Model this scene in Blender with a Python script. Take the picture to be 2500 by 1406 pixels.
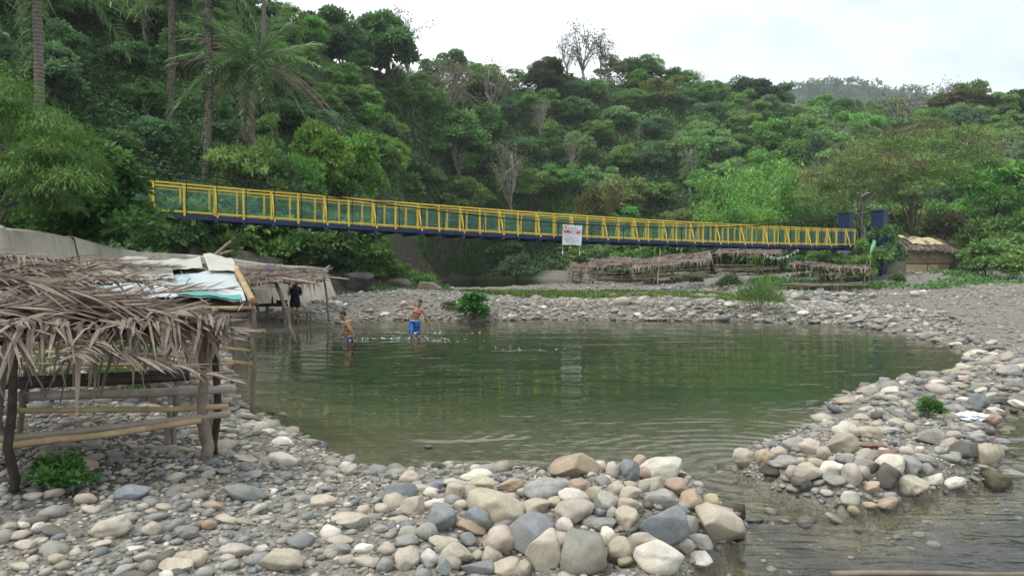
import bpy, bmesh, math, random
import numpy as np
from mathutils import Vector, Matrix, noise as mnoise
for o in list(bpy.data.objects): bpy.data.objects.remove(o)
R = math.radians
rng = np.random.default_rng(11)
random.seed(11)
SC = bpy.context.scene
COL = SC.collection

# ------------------------------------------------------------------ camera
CAM_H, FPX, PITCH = 2.3, 1689.0, R(-2.13)
cam = bpy.data.cameras.new("camera"); cam.sensor_width = 36; cam.lens = 36 * FPX / 2500
cam.clip_start = 0.05; cam.clip_end = 4000
camo = bpy.data.objects.new("camera", cam); COL.objects.link(camo)
camo.location = (0, 0, CAM_H); camo.rotation_euler = (R(90) + PITCH, 0, 0)
SC.camera = camo

# ------------------------------------------------------------------ sky and sun (bright overcast)
SUN_EL, SUN_AZ = R(60), R(-108)       # azimuth from +Y, towards -X
w = bpy.data.worlds.new("World"); SC.world = w; w.use_nodes = True
nt = w.node_tree; nt.nodes.clear()
def N(nt, t, **k):
    n = nt.nodes.new(t)
    for a, b in k.items():
        if a == "i":
            for s, v in b.items(): n.inputs[s].default_value = v
        else: setattr(n, a, b)
    return n
out = N(nt, "ShaderNodeOutputWorld")
sky = N(nt, "ShaderNodeTexSky", sky_type='NISHITA', sun_disc=False, sun_elevation=SUN_EL, sun_rotation=SUN_AZ, altitude=100, air_density=1.0, dust_density=2.0)
bg1 = N(nt, "ShaderNodeBackground", i={"Strength": 0.10})
nt.links.new(sky.outputs[0], bg1.inputs[0])
tc = N(nt, "ShaderNodeTexCoord")
mp = N(nt, "ShaderNodeMapping"); mp.inputs["Scale"].default_value = (1.0, 1.0, 2.4); mp.inputs["Location"].default_value = (0.35, 0.1, 0.2)
nt.links.new(tc.outputs["Generated"], mp.inputs[0])
nz = N(nt, "ShaderNodeTexNoise", i={"Scale": 2.1, "Detail": 7.0, "Roughness": 0.5, "Distortion": 0.35})
nt.links.new(mp.outputs[0], nz.inputs[0])
cr = N(nt, "ShaderNodeValToRGB"); e = cr.color_ramp.elements
e[0].position, e[0].color = 0.34, (0.56, 0.64, 0.69, 1)
e[1].position, e[1].color = 0.62, (1.14, 1.15, 1.16, 1)
nt.links.new(nz.outputs[0], cr.inputs[0])
bg2 = N(nt, "ShaderNodeBackground", i={"Strength": 0.88})
nt.links.new(cr.outputs[0], bg2.inputs[0])
cov = N(nt, "ShaderNodeMixShader", i={0: 0.93})
nt.links.new(bg1.outputs[0], cov.inputs[1]); nt.links.new(bg2.outputs[0], cov.inputs[2])
nt.links.new(cov.outputs[0], out.inputs[0])
sl = bpy.data.lights.new("sun", 'SUN'); sl.energy = 1.5; sl.angle = R(11); sl.color = (1.0, 0.96, 0.9)
so = bpy.data.objects.new("sun", sl); COL.objects.link(so)
sd = Vector((math.sin(SUN_AZ) * math.cos(SUN_EL), math.cos(SUN_AZ) * math.cos(SUN_EL), math.sin(SUN_EL)))
so.rotation_euler = (-sd).to_track_quat('-Z', 'Y').to_euler()

vs = SC.view_settings
SC.display_settings.display_device = 'sRGB'
vs.view_transform = 'Standard'; vs.look = 'None'; vs.exposure = 0.84; vs.gamma = 1.0; vs.use_curve_mapping = False
SC.render.engine = 'CYCLES'
cy = SC.cycles
cy.max_bounces = 8; cy.diffuse_bounces = 3; cy.glossy_bounces = 2; cy.transmission_bounces = 4; cy.transparent_max_bounces = 12
cy.volume_bounces = 1; cy.caustics_reflective = False; cy.caustics_refractive = False
cy.use_denoising = True; cy.sample_clamp_indirect = 6.0

# ------------------------------------------------------------------ camera geometry: photograph pixel -> place
CP, SP_ = math.cos(PITCH), math.sin(PITCH)
def ray(px, py):
    a, b = (np.asarray(px, float) - 1250) / FPX, (703 - np.asarray(py, float)) / FPX
    return np.stack([a, CP - b * SP_, SP_ + b * CP], -1)
def P(px, py, d):                    # point on the ray of a pixel at ground distance y = d
    r = ray(px, py); return np.array([0, 0, CAM_H]) + r * (d / r[..., 1])[..., None] if r.ndim > 1 else np.array([0, 0, CAM_H]) + r * (d / r[1])
def G(px, py, z=0.0):                # point on the level z
    r = ray(px, py); t = (z - CAM_H) / r[..., 2]
    return np.array([0, 0, CAM_H]) + r * t[..., None] if r.ndim > 1 else np.array([0, 0, CAM_H]) + r * t
def to_px(p):
    p = np.asarray(p, float) - np.array([0, 0, CAM_H])
    dep = p[..., 1] * CP + p[..., 2] * SP_; up = -p[..., 1] * SP_ + p[..., 2] * CP
    return 1250 + FPX * p[..., 0] / dep, 703 - FPX * up / dep

# ------------------------------------------------------------------ numpy noise
def _h(i, j, s):
    v = np.sin(i * 127.1 + j * 311.7 + s * 74.7) * 43758.5453
    return v - np.floor(v)
def vn(x, y, s=0):
    i, j = np.floor(x), np.floor(y); u, v = x - i, y - j
    u, v = u * u * (3 - 2 * u), v * v * (3 - 2 * v)
    return (_h(i, j, s) * (1 - u) + _h(i + 1, j, s) * u) * (1 - v) + (_h(i, j + 1, s) * (1 - u) + _h(i + 1, j + 1, s) * u) * v
def fbm(x, y, s=0, o=4):
    t = 0; a = .5
    for k in range(o): t = t + a * (vn(x * 2 ** k, y * 2 ** k, s + k) - .5); a *= .5
    return t
def sstep(a, b, x):
    t = np.clip((x - a) / (b - a), 0, 1); return t * t * (3 - 2 * t)

# ------------------------------------------------------------------ mesh helpers
def mk_mesh(name, V, F, smooth=False, **attrs):
    V = np.asarray(V, np.float32).reshape(-1, 3)
    Fs = F if isinstance(F, list) else [F]
    Fs = [np.asarray(f, np.int32) for f in Fs if len(f)]
    me = bpy.data.meshes.new(name)
    me.vertices.add(len(V)); me.vertices.foreach_set("co", V.ravel())
    li = np.concatenate([f.ravel() for f in Fs]); lt = np.concatenate([np.full(len(f), f.shape[1], np.int32) for f in Fs])
    me.loops.add(len(li)); me.loops.foreach_set("vertex_index", li)
    me.polygons.add(len(lt))
    me.polygons.foreach_set("loop_start", np.concatenate([[0], np.cumsum(lt)[:-1]]).astype(np.int32))
    me.polygons.foreach_set("loop_total", lt)
    me.update(calc_edges=True)
    me.polygons.foreach_set("use_smooth", np.full(len(lt), bool(smooth)))
    for k, a in attrs.items():
        a = np.asarray(a, np.float32)
        if a.ndim == 1:
            at = me.attributes.new(k, 'FLOAT', 'POINT'); at.data.foreach_set("value", a)
        else:
            at = me.attributes.new(k, 'FLOAT_COLOR', 'POINT')
            if a.shape[1] == 3: a = np.concatenate([a, np.ones((len(a), 1), np.float32)], 1)
            at.data.foreach_set("color", a.ravel())
    return me
class MB:
    def __init__(s): s.V = []; s.T = []; s.Q = []; s.A = []; s.n = 0
    def add(s, V, F, a=0.5):
        V = np.asarray(V, float).reshape(-1, 3); F = np.asarray(F, int)
        if F.size:
            (s.T if F.shape[1] == 3 else s.Q).append(F + s.n)
        s.V.append(V); s.A.append(np.broadcast_to(np.asarray(a, float), (len(V),)) if np.ndim(a) <= 1 else np.asarray(a)); s.n += len(V)
        return s
    def mesh(s, name, smooth=False, attr="tint"):
        F = []
        if s.T: F.append(np.concatenate(s.T))
        if s.Q: F.append(np.concatenate(s.Q))
        return mk_mesh(name, np.concatenate(s.V), F, smooth, **{attr: np.concatenate(s.A)})
    def obj(s, name, mat, parent=None, smooth=False): return ob(name, s.mesh(name, smooth), mat, parent)
def ob(name, me, mat=None, parent=None, color=None):
    o = bpy.data.objects.new(name, me); COL.objects.link(o)
    if mat is not None and me is not None and not me.materials: me.materials.append(mat)
    if parent is not None: o.parent = parent
    if color is not None: o.color = (*color[:3], 1)
    return o
def empty(name, loc=(0, 0, 0), rz=0):
    o = bpy.data.objects.new(name, None); COL.objects.link(o); o.location = loc; o.rotation_euler = (0, 0, rz); o.empty_display_size = .2
    return o
LABELLED = []
def tag(o, label, cat, group=None, at=None, kind=None):
    o["label"] = label; o["category"] = cat
    if group: o["group"] = group
    if kind: o["kind"] = kind
    LABELLED.append((o, np.array(at if at is not None else o.location, float)))
    return o
def structure(o, label=None): 
    o["kind"] = "structure"
    if label: o["label"] = label
    return o
def stuff(o, label, cat):
    o["kind"] = "stuff"; o["label"] = label; o["category"] = cat; return o
def tube(pts, rad, sides=7, cap=True, jit=0.0):
    pts = np.asarray(pts, float); K = len(pts); rad = np.broadcast_to(np.asarray(rad, float), (K,))
    T = np.gradient(pts, axis=0); T /= np.linalg.norm(T, axis=1)[:, None] + 1e-9
    up = np.array([0, 0, 1.]) if abs(T[:, 2]).mean() < .8 else np.array([1., 0, 0])
    A = np.cross(T, up); A /= np.linalg.norm(A, axis=1)[:, None] + 1e-9; B = np.cross(A, T)
    th = np.arange(sides) * 2 * math.pi / sides
    V = pts[:, None] + rad[:, None, None] * (A[:, None] * np.cos(th)[None, :, None] + B[:, None] * np.sin(th)[None, :, None])
    if jit: V = V + rng.normal(0, jit, V.shape)
    V = V.reshape(-1, 3)
    i = np.arange(K - 1)[:, None] * sides; j = np.arange(sides)[None]; j2 = (j + 1) % sides
    Q = np.stack([i + j, i + j2, i + sides + j2, i + sides + j], -1).reshape(-1, 4)
    if cap:
        n = len(V); V = np.concatenate([V, pts[:1], pts[-1:]])
        j = np.arange(sides); j2 = (j + 1) % sides
        c = np.concatenate([np.stack([np.full(sides, n), j2, j, j], -1), np.stack([np.full(sides, n + 1), (K - 1) * sides + j, (K - 1) * sides + j2, (K - 1) * sides + j2], -1)])
        return V, Q, np.concatenate([c[:sides, :3], c[sides:, :3]])
    return V, Q, np.zeros((0, 3), int)
def add_tube(mb, pts, rad, sides=7, a=.5, jit=0.0):
    V, Q, T = tube(pts, rad, sides, True, jit); n = mb.n
    mb.add(V, Q, a); 
    if len(T): mb.T.append(T + n)
def boxv(c, s, M=None):
    c = np.asarray(c, float); s = np.asarray(s, float) / 2
    V = np.array([[x, y, z] for x in (-1, 1) for y in (-1, 1) for z in (-1, 1)], float) * s
    if M is not None: V = V @ np.array(M).T
    F = np.array([[0, 1, 3, 2], [4, 6, 7, 5], [0, 4, 5, 1], [2, 3, 7, 6], [0, 2, 6, 4], [1, 5, 7, 3]])
    return V + c, F
def bar(p0, p1, wd, ht, up=(0, 0, 1)):     # rectangular bar between two points
    p0, p1 = np.asarray(p0, float), np.asarray(p1, float); d = p1 - p0; L = np.linalg.norm(d); d /= L
    s = np.cross(d, up); s /= np.linalg.norm(s) + 1e-9; u = np.cross(s, d)
    return boxv((p0 + p1) / 2, (L, wd, ht), np.stack([d, s, u], 1))
def frame_m(loc, xdir, up=(0, 0, 1), s=1.0, roll=0.0):
    x = Vector(xdir).normalized(); z = Vector(up); y = z.cross(x)
    if y.length < 1e-4: y = Vector((0, 1, 0)).cross(x)
    y.normalize(); z = x.cross(y)
    M = Matrix((x, y, z)).transposed().to_4x4()
    return Matrix.Translation(Vector(loc)) @ M @ Matrix.Rotation(roll, 4, 'X') @ Matrix.Scale(s, 4)

# ------------------------------------------------------------------ materials
def mat(name, build, **k):
    m = bpy.data.materials.new(name); m.use_nodes = True; t = m.node_tree; t.nodes.clear()
    o = N(t, "ShaderNodeOutputMaterial"); s = build(t, **k)
    t.links.new(s, o.inputs[0]); return m
def L_(t, a, b): t.links.new(a, b)
def attr(t, name): return N(t, "ShaderNodeAttribute", attribute_name=name)
def noise_(t, scale, detail=4, rough=.55, vec=None, dist=0):
    n = N(t, "ShaderNodeTexNoise", i={"Scale": scale, "Detail": detail, "Roughness": rough, "Distortion": dist})
    if vec is not None: L_(t, vec, n.inputs[0])
    return n
def ramp(t, fac, *stops):
    r = N(t, "ShaderNodeValToRGB"); e = r.color_ramp.elements
    while len(e) < len(stops): e.new(.5)
    for k, (p, c) in enumerate(stops):
        e[k].position = p; e[k].color = (*c, 1) if np.ndim(c) else (c, c, c, 1)
    L_(t, fac, r.inputs[0]); return r.outputs[0]
def mix(t, fac, a, b, bt='MIX'):
    m = N(t, "ShaderNodeMix", data_type='RGBA', blend_type=bt)
    for s, v in ((0, fac), (6, a), (7, b)):
        if hasattr(v, "node"): L_(t, v, m.inputs[s])
        else: m.inputs[s].default_value = v if s == 0 else (*v, 1) if np.ndim(v) else (v, v, v, 1)
    return m.outputs[2]
def math_(t, op, a, b=0.0, c=None):
    m = N(t, "ShaderNodeMath", operation=op)
    for s, v in enumerate((a, b) if c is None else (a, b, c)):
        if hasattr(v, "node"): L_(t, v, m.inputs[s])
        else: m.inputs[s].default_value = v
    return m.outputs[0]
def bump(t, h, strength=.4, dist=.02, normal=None):
    b = N(t, "ShaderNodeBump", i={"Strength": strength, "Distance": dist}); L_(t, h, b.inputs["Height"])
    if normal is not None: L_(t, normal, b.inputs["Normal"])
    return b.outputs[0]
def princ(t, col, rough=.7, spec=.3, nrm=None, metal=0.0):
    p = N(t, "ShaderNodeBsdfPrincipled", i={"Roughness": .5 if hasattr(rough, "node") else rough, "Specular IOR Level": spec, "Metallic": metal})
    if hasattr(col, "node"): L_(t, col, p.inputs[0])
    else: p.inputs[0].default_value = (*col, 1)
    if hasattr(rough, "node"): L_(t, rough, p.inputs["Roughness"])
    if nrm is not None: L_(t, nrm, p.inputs["Normal"])
    return p.outputs[0]
def objcoord(t): return N(t, "ShaderNodeTexCoord").outputs["Object"]
def worldpos(t): return N(t, "ShaderNodeNewGeometry").outputs["Position"]
def oinfo(t): return N(t, "ShaderNodeObjectInfo")

def b_leaf(t, trans=.38, rough=.55, spec=.25):
    oi = oinfo(t); a = attr(t, "tint").outputs["Fac"]
    v = math_(t, 'MULTIPLY_ADD', a, 1.5, .27)
    hs = N(t, "ShaderNodeHueSaturation"); L_(t, oi.outputs["Color"], hs.inputs["Color"])
    L_(t, math_(t, 'MULTIPLY_ADD', oi.outputs["Random"], .035, .4825), hs.inputs["Hue"])
    L_(t, v, hs.inputs["Value"])
    yel = mix(t, math_(t, 'MULTIPLY', math_(t, 'POWER', a, 5.0), .55), hs.outputs[0], (.20, .22, .05))
    p = princ(t, yel, rough, spec)
    tr = N(t, "ShaderNodeBsdfTranslucent"); L_(t, mix(t, .5, yel, (.10, .17, .03)), tr.inputs[0])
    m = N(t, "ShaderNodeMixShader", i={0: trans}); L_(t, p, m.inputs[1]); L_(t, tr.outputs[0], m.inputs[2]); return m.outputs[0]
M_LEAF = mat("leaf", b_leaf)
def b_dry(t):                         # dried palm leaf
    oi = oinfo(t); a = attr(t, "tint").outputs["Fac"]
    c = ramp(t, a, (0, (.075, .055, .042)), (.45, (.235, .19, .155)), (1, (.44, .375, .315)))
    c = mix(t, math_(t, 'MULTIPLY', oi.outputs["Random"], .45), c, (.22, .17, .13))
    n = noise_(t, 14, 3, .6, objcoord(t)); c = mix(t, .5, c, ramp(t, n.outputs[0], (.3, .55), (.7, 1.0)), 'MULTIPLY')
    p = princ(t, c, .75, .2)
    tr = N(t, "ShaderNodeBsdfTranslucent"); L_(t, c, tr.inputs[0])
    m = N(t, "ShaderNodeMixShader", i={0: .15}); L_(t, p, m.inputs[1]); L_(t, tr.outputs[0], m.inputs[2]); return m.outputs[0]
M_DRY = mat("dried_palm_leaf", b_dry)
def b_bark(t, c0=(.05, .04, .032), c1=(.16, .135, .11), sc=6):
    mp = N(t, "ShaderNodeMapping"); mp.inputs["Scale"].default_value = (1, 1, .25); L_(t, objcoord(t), mp.inputs[0])
    n = noise_(t, sc, 6, .65, mp.outputs[0])
    return princ(t, ramp(t, n.outputs[0], (.3, c0), (.7, c1)), .9, .1, bump(t, n.outputs[0], .6, .03))
M_BARK = mat("bark", b_bark)
M_BARKP = mat("pale_bark", b_bark, c0=(.16, .15, .13), c1=(.36, .34, .30))
def b_palmbark(t):
    wv = N(t, "ShaderNodeTexWave", wave_type='BANDS', bands_direction='Z', i={"Scale": 2.2, "Distortion": 2.0, "Detail": 2.0})
    L_(t, objcoord(t), wv.inputs[0]); n = noise_(t, 5, 5, .6, objcoord(t))
    c = mix(t, n.outputs[0], (.10, .085, .07), (.27, .24, .21)); c = mix(t, .55, c, ramp(t, wv.outputs[0], (.1, .35), (.45, 1.0)), 'MULTIPLY')
    return princ(t, c, .9, .1, bump(t, wv.outputs[0], .7, .03))
M_PALM = mat("palm_bark", b_palmbark)
def b_wood(t, c0, c1, sc=5):
    mp = N(t, "ShaderNodeMapping"); mp.inputs["Scale"].default_value = (1, 1, 1); L_(t, objcoord(t), mp.inputs[0])
    n = noise_(t, sc, 6, .65, mp.outputs[0], .6); n2 = noise_(t, 60, 3, .6, mp.outputs[0]); oi = oinfo(t)
    c = ramp(t, n.outputs[0], (.3, c0), (.7, c1)); c = mix(t, math_(t, 'MULTIPLY', oi.outputs["Random"], .5), c, c0)
    return princ(t, c, .8, .2, bump(t, n2.outputs[0], .35, .004))
M_WOOD = mat("weathered_wood", b_wood, c0=(.11, .09, .07), c1=(.33, .28, .225))
M_DARKWOOD = mat("dark_wet_wood", b_wood, c0=(.02, .018, .015), c1=(.075, .06, .05))
M_BAMB = mat("bamboo", b_wood, c0=(.26, .19, .10), c1=(.52, .41, .24), sc=3)
M_GBAMB = mat("grey_bamboo", b_wood, c0=(.24, .20, .165), c1=(.46, .41, .36), sc=3)
def b_plain(t, col, rough=.6, spec=.3, var=.25, sc=8):
    n = noise_(t, sc, 5, .6, objcoord(t)); c = mix(t, var, col, ramp(t, n.outputs[0], (.3, .35), (.7, 1.15)), 'MULTIPLY')
    return princ(t, c, rough, spec)
def b_paint(t, col, rust=(.16, .09, .05), amt=.55, rough=.45):
    n = noise_(t, 3.2, 6, .7, worldpos(t)); n2 = noise_(t, 23, 4, .6, worldpos(t))
    f = ramp(t, math_(t, 'MULTIPLY_ADD', n2.outputs[0], .35, n.outputs[0]), (.74, 0.0), (.90, 1.0))
    c = mix(t, .35, col, ramp(t, n.outputs[0], (.3, .6), (.7, 1.1)), 'MULTIPLY')
    return princ(t, mix(t, math_(t, 'MULTIPLY', f, amt), c, rust), rough, .4)
M_YEL = mat("yellow_paint", b_paint, col=(.80, .58, .07))
M_BLUE = mat("blue_paint", b_paint, col=(.008, .022, .085), rust=(.05, .04, .04))
M_CABLE = mat("black_cable", b_plain, col=(.012, .012, .014))
M_WIRE = mat("wire_mesh", b_plain, col=(.13, .30, .20), rough=.5)
M_GALV = mat("galvanised", b_plain, col=(.4, .42, .44), rough=.4)
def b_conc(t):
    n = noise_(t, .7, 7, .62, worldpos(t)); n2 = noise_(t, 9, 6, .7, worldpos(t))
    mp = N(t, "ShaderNodeMapping"); mp.inputs["Scale"].default_value = (2.2, 2.2, .22); L_(t, worldpos(t), mp.inputs[0])
    st = noise_(t, 1.6, 5, .6, mp.outputs[0])
    c = ramp(t, n.outputs[0], (.25, (.29, .27, .225)), (.5, (.47, .43, .36)), (.75, (.56, .52, .44)))
    c = mix(t, .45, c, ramp(t, st.outputs[0], (.32, .45), (.55, 1.0)), 'MULTIPLY')
    return princ(t, c, .9, .15, bump(t, n2.outputs[0], .35, .02))
M_CONC = mat("concrete", b_conc)
# ------------------------------------------------------------------ terrain
def gp(*pp, z=0.0): return np.array([G(a, b, z)[:2] for a, b in pp])
POOL = gp((590, 990), (562, 930), (560, 880), (552, 835), (600, 812), (680, 812), (760, 800), (830, 790), (900, 783), (1000, 781), (1100, 784),
          (1200, 785), (1300, 780), (1500, 782), (1700, 784), (1800, 782), (1900, 789), (2000, 789), (2080, 795), (2150, 806), (2260, 829), (2345, 853),
          (2366, 870), (2325, 905), (2250, 917), (2150, 935), (2080, 957), (2010, 988), (1985, 1032), (1950, 1072), (1880, 1098), (1800, 1118),
          (1800, 1150), (1860, 1195), (1960, 1225), (2080, 1262), (2210, 1228), (2320, 1200), (2430, 1165), (2452, 1105), (2420, 1060), (2455, 1010), (2600, 985))
POOL = np.concatenate([POOL, [[8, 3], [9, -8], [1.0, -8], [1.05, 3.0]],
          gp((1690, 1406), (1730, 1365), (1800, 1330), (1815, 1285), (1740, 1235), (1690, 1190), (1640, 1180), (1500, 1190), (1340, 1195), (1200, 1185), (1080, 1175), (960, 1162),
             (880, 1133), (800, 1108), (750, 1075), (690, 1040), (640, 1018))])
BACK = gp((1074, 713), (1150, 711), (1330, 704), (1480, 707), (1600, 706), (1700, 700), (1690, 693), (1560, 692), (1440, 694), (1385, 684), (1300, 680), (1150, 679.5), (1085, 681), (1070, 690))
PUD1 = gp((2035, 752), (2060, 744), (2110, 740), (2180, 745), (2185, 757), (2110, 765))
PUD2 = gp((2250, 796), (2380, 790), (2500, 792), (2640, 800), (2500, 806), (2320, 804))
def sdpoly(x, y, poly):              # signed distance, positive inside
    n = len(poly); best = np.full(x.shape, 1e9); ins = np.zeros(x.shape, bool)
    for i in range(n):
        a, b = poly[i], poly[(i + 1) % n]; e = b - a
        wx, wy = x - a[0], y - a[1]; t = np.clip((wx * e[0] + wy * e[1]) / (e @ e + 1e-12), 0, 1)
        best = np.minimum(best, (wx - e[0] * t) ** 2 + (wy - e[1] * t) ** 2)
        c = ((a[1] <= y) != (b[1] <= y)) & (x < e[0] * (y - a[1]) / (e[1] if abs(e[1]) > 1e-9 else 1e-9) + a[0]); ins ^= c
    d = np.sqrt(best); return np.where(ins, d, -d)
LP = [(0, 1406, .35), (500, 1406, .30), (900, 1390, .22), (0, 1150, .45), (300, 1250, .38), (500, 1140, .30), (800, 1250, .26), (700, 1100, .12), (1100, 1300, .26), (1000, 1230, .22),
      (1400, 1195, .40), (1540, 1195, .42), (1640, 1215, .34), (1250, 1215, .32), (1400, 1320, .24), (1600, 1320, .20), (1700, 1290, .10), (1200, 1390, .12), (300, 930, .45), (100, 900, .7), (250, 860, .6), (480, 900, .25), (560, 800, .35), (650, 770, .35),
      (760, 740, .6), (850, 722, .9), (1000, 712, .95), (1100, 722, .85), (1300, 738, .55), (1500, 738, .55), (1700, 738, .6), (1500, 712, .25), (1250, 714, .22), (1150, 716, .42), (1350, 710, .2), (1850, 742, .5), (1980, 742, .45), (1950, 765, .3), (2200, 772, .2), (2200, 735, .5),
      (2350, 745, .38), (2450, 745, .48), (2520, 698, .6), (2300, 810, .22), (2450, 850, .35), (2500, 900, .35), (2350, 900, .25), (2420, 950, .28), (2200, 1000, .24), (2100, 1090, .28), (1950, 1120, .20), (2300, 1110, .22), (2350, 1000, .22),
      (1640, 696, .55), (1450, 690, .35), (1780, 692, .85), (1765, 676, 1.25), (1900, 690, .76), (2265, 674, 1.2), (2050, 718, .3), (1930, 714, .3), (2000, 706, .42), (2150, 706, .5), (2300, 700, .65), (2400, 692, .88), (2100, 688, .8), (1700, 672, 1.2), (1500, 672, 1.0), (2300, 660, 1.53)]
LPW = np.array([[*G(a, b, z)[:2], z] for a, b, z in LP] + [[P(2160, 0, 53)[0], 53, 1.8], [P(2215, 0, 55)[0], 55, 1.7], [P(2120, 0, 56)[0], 56, 2.2], [-3, 2, .4], [0, 0, .2], [-8, 3, .6], [0, -20, .6], [30, -5, .6], [-30, -10, 2], [12, 8, .4], [20, 14, .6], [40, 30, .7], [60, 50, 1.2], [20, 72, 1.3], [5, 100, 1.2], [45, 66, 2.0]])
BANKL = np.array([P(px, py, d) for px, py, d in ((-700, 500, 9.5), (-250, 532, 12.5), (0, 551, 15), (170, 580, 17.6), (330, 612, 20), (560, 634, 25), (690, 645, 28), (790, 657, 31))])  # wall top line
BANKP = np.concatenate([BANKL[:, :2], [P(870, 0, 33.2)[:2], P(960, 0, 35.5)[:2], P(1050, 0, 39)[:2], P(1072, 0, 46)[:2], P(1060, 0, 60)[:2], P(1040, 0, 84)[:2]], [[-8, 110], [-90, 110], [-90, 0], [-20, 0]]])
HPX = np.array([-1200, -400, 0, 300, 600, 800, 950, 1000, 1040, 1100, 1300, 1450, 1600, 1800, 2000, 2200, 2500, 2900, 3600])
HFOOT = np.array([14, 20, 27, 32, 37, 42, 51, 66, 82, 95, 99, 97, 94, 88, 80, 77, 72, 66, 55])
HRIDG = np.array([50, 58, 64, 68, 76, 86, 100, 110, 117, 124, 130, 136, 141, 150, 150, 150, 142, 140, 130])
HTOP = np.array([36, 36, 36, 34, 30, 27, 29, 31, 32, 32.5, 33, 36, 37.5, 35, 31.5, 29.5, 32, 33, 33])
def hill_t(x, y):
    q = np.clip(1250 + FPX * x / np.maximum(y, 1.0), -1200, 3600); q = np.where(y < 1, -1200 if True else q, q)
    f, r, h = np.interp(q, HPX, HFOOT), np.interp(q, HPX, HRIDG), np.interp(q, HPX, HTOP)
    return (y - f) / (r - f), h, q
def H(x, y, fine=True):
    x = np.asarray(x, float); y = np.asarray(y, float)
    wsum = 0; zs = 0
    for a, b, z in LPW:
        k = 1.0 / ((x - a) ** 2 + (y - b) ** 2 + .05 + .0006 * (a * a + b * b)) ** 1.6; wsum = wsum + k; zs = zs + k * z
    z = zs / wsum
    # bank behind the concrete wall and the rocky outcrop
    sb = sdpoly(x, y, BANKP)
    bz = np.interp(y, [5, 12, 15, 20, 25, 31, 38, 46, 60, 90], [3.2, 3.0, 2.8, 2.35, 2.05, 1.75, 1.75, 1.6, 1.3, 1.4])
    wide = np.interp(y, [30, 36, 45], [.35, 2.2, 2.5])
    k = sstep(-.1, 1, sb / wide)
    z = z + (np.maximum(bz + .35 * fbm(x * .5, y * .5, 5), z) - z) * k
    t, h, q = hill_t(x, y)
    tt = np.clip(t, 0, 1); prof = tt ** 1.12 * (1 - .12 * tt * tt) / .88
    hz = h * prof - np.maximum(t - 1, 0) * 6
    inf = (y > 5) & (q > -1199)
    z = z + np.where(inf, np.maximum(hz, 0) * (1 + .16 * fbm(x * .045, y * .045, 9, 4)) + np.where(t > 0, 1, 0) * np.minimum(tt * 6, 1) * 2.2 * fbm(x * .12, y * .12, 3, 3), 0)
    # water bodies
    sd = sdpoly(x, y, POOL)
    deep = np.interp(y, [5, 8, 12, 16, 20, 24], [.30, .35, .65, 1.15, 1.6, 1.3]); deep = np.where((y < 9) & (x > 1.5), .36, deep)
    dep = deep * (1 - np.exp(-np.maximum(sd, 0) * np.interp(y, [6, 20], [.9, .75]) / deep))
    shore = np.interp(y, [6, 15, 26, 27], [.22, .2, .2, .34]); shore = np.where((y < 8.6) & (x > -1.4), .22 + .8 * sstep(-1.4, -.4, x), shore)
    zin = -.02 - dep; zout = np.minimum(z, .02 + np.maximum(-sd, 0) * shore)
    z = np.where(sd > 0, np.minimum(zin, z), np.where(sd > -8, zout, z))
    sd = sdpoly(x, y, BACK); z = np.where(sd > 0, np.minimum(z, -.03 - .9 * (1 - np.exp(-sd * .25))), np.where((sd > -45), np.minimum(z, .03 - sd * np.where((y > 78) | (x < -2.5), .9, .25) - np.minimum(sd + 2, 0) * np.where(hill_t(x, y)[0] > 0, 2.5, 1.0)), z))
    for pd in (PUD1, PUD2):
        sd = sdpoly(x, y, pd); z = np.where(sd > -5, np.minimum(z, np.where(sd > 0, -.05 - .3 * sd, .02 - .12 * sd + .12 * sd * sd)), z)
    if fine:
        am = np.clip(.02 + np.hypot(x, y) * .0016, .02, .09) * np.where(z < -.05, .6, 1)
        z = z + am * 1.6 * fbm(x * 1.3, y * 1.3, 21, 4) + .03 * fbm(x * 5, y * 5, 31, 2)
    return z
def hit(px, py, lo=2.0, hi=220.0):   # where the ray of a pixel meets the terrain
    r = ray(px, py); r = r / r[1]
    ds = np.geomspace(lo, hi, 700); p = np.array([0, 0, CAM_H]) + ds[:, None] * r
    z = H(p[:, 0], p[:, 1], False); k = np.argmax(p[:, 2] <= z)
    if p[k, 2] > z[k]: return p[-1]
    return np.array([p[k, 0], p[k, 1], z[k]])
def Hs(x, y): return float(H(np.array([x]), np.array([y]))[0])

# one ground sheet: polar rings round the camera
rr = np.concatenate([[0.01], np.geomspace(1.2, 60, 330), np.geomspace(61, 260, 130), np.geomspace(280, 2500, 12)])
aa = np.concatenate([np.linspace(-46, 46, 520), np.linspace(50, 310, 60)]) * math.pi / 180
RR, AA = np.meshgrid(rr, aa, indexing='ij'); GX, GY = np.sin(AA) * RR, np.cos(AA) * RR
GZ = H(GX, GY); GZ = np.where(RR > 270, np.minimum(GZ, 26), GZ)
ni, nj = RR.shape; I, J = np.meshgrid(np.arange(ni - 1), np.arange(nj), indexing='ij'); J2 = (J + 1) % nj
GF = np.stack([I * nj + J, (I + 1) * nj + J, (I + 1) * nj + J2, I * nj + J2], -1).reshape(-1, 4)[:, ::-1]
tH, _, qH = hill_t(GX, GY); sbk = sdpoly(GX, GY, BANKP)
veg = np.maximum(np.where(GY > 70, sstep(-.14, -.03, tH), sstep(-.02, .06, tH)), sstep(.2, 1.5, sbk))
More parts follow.
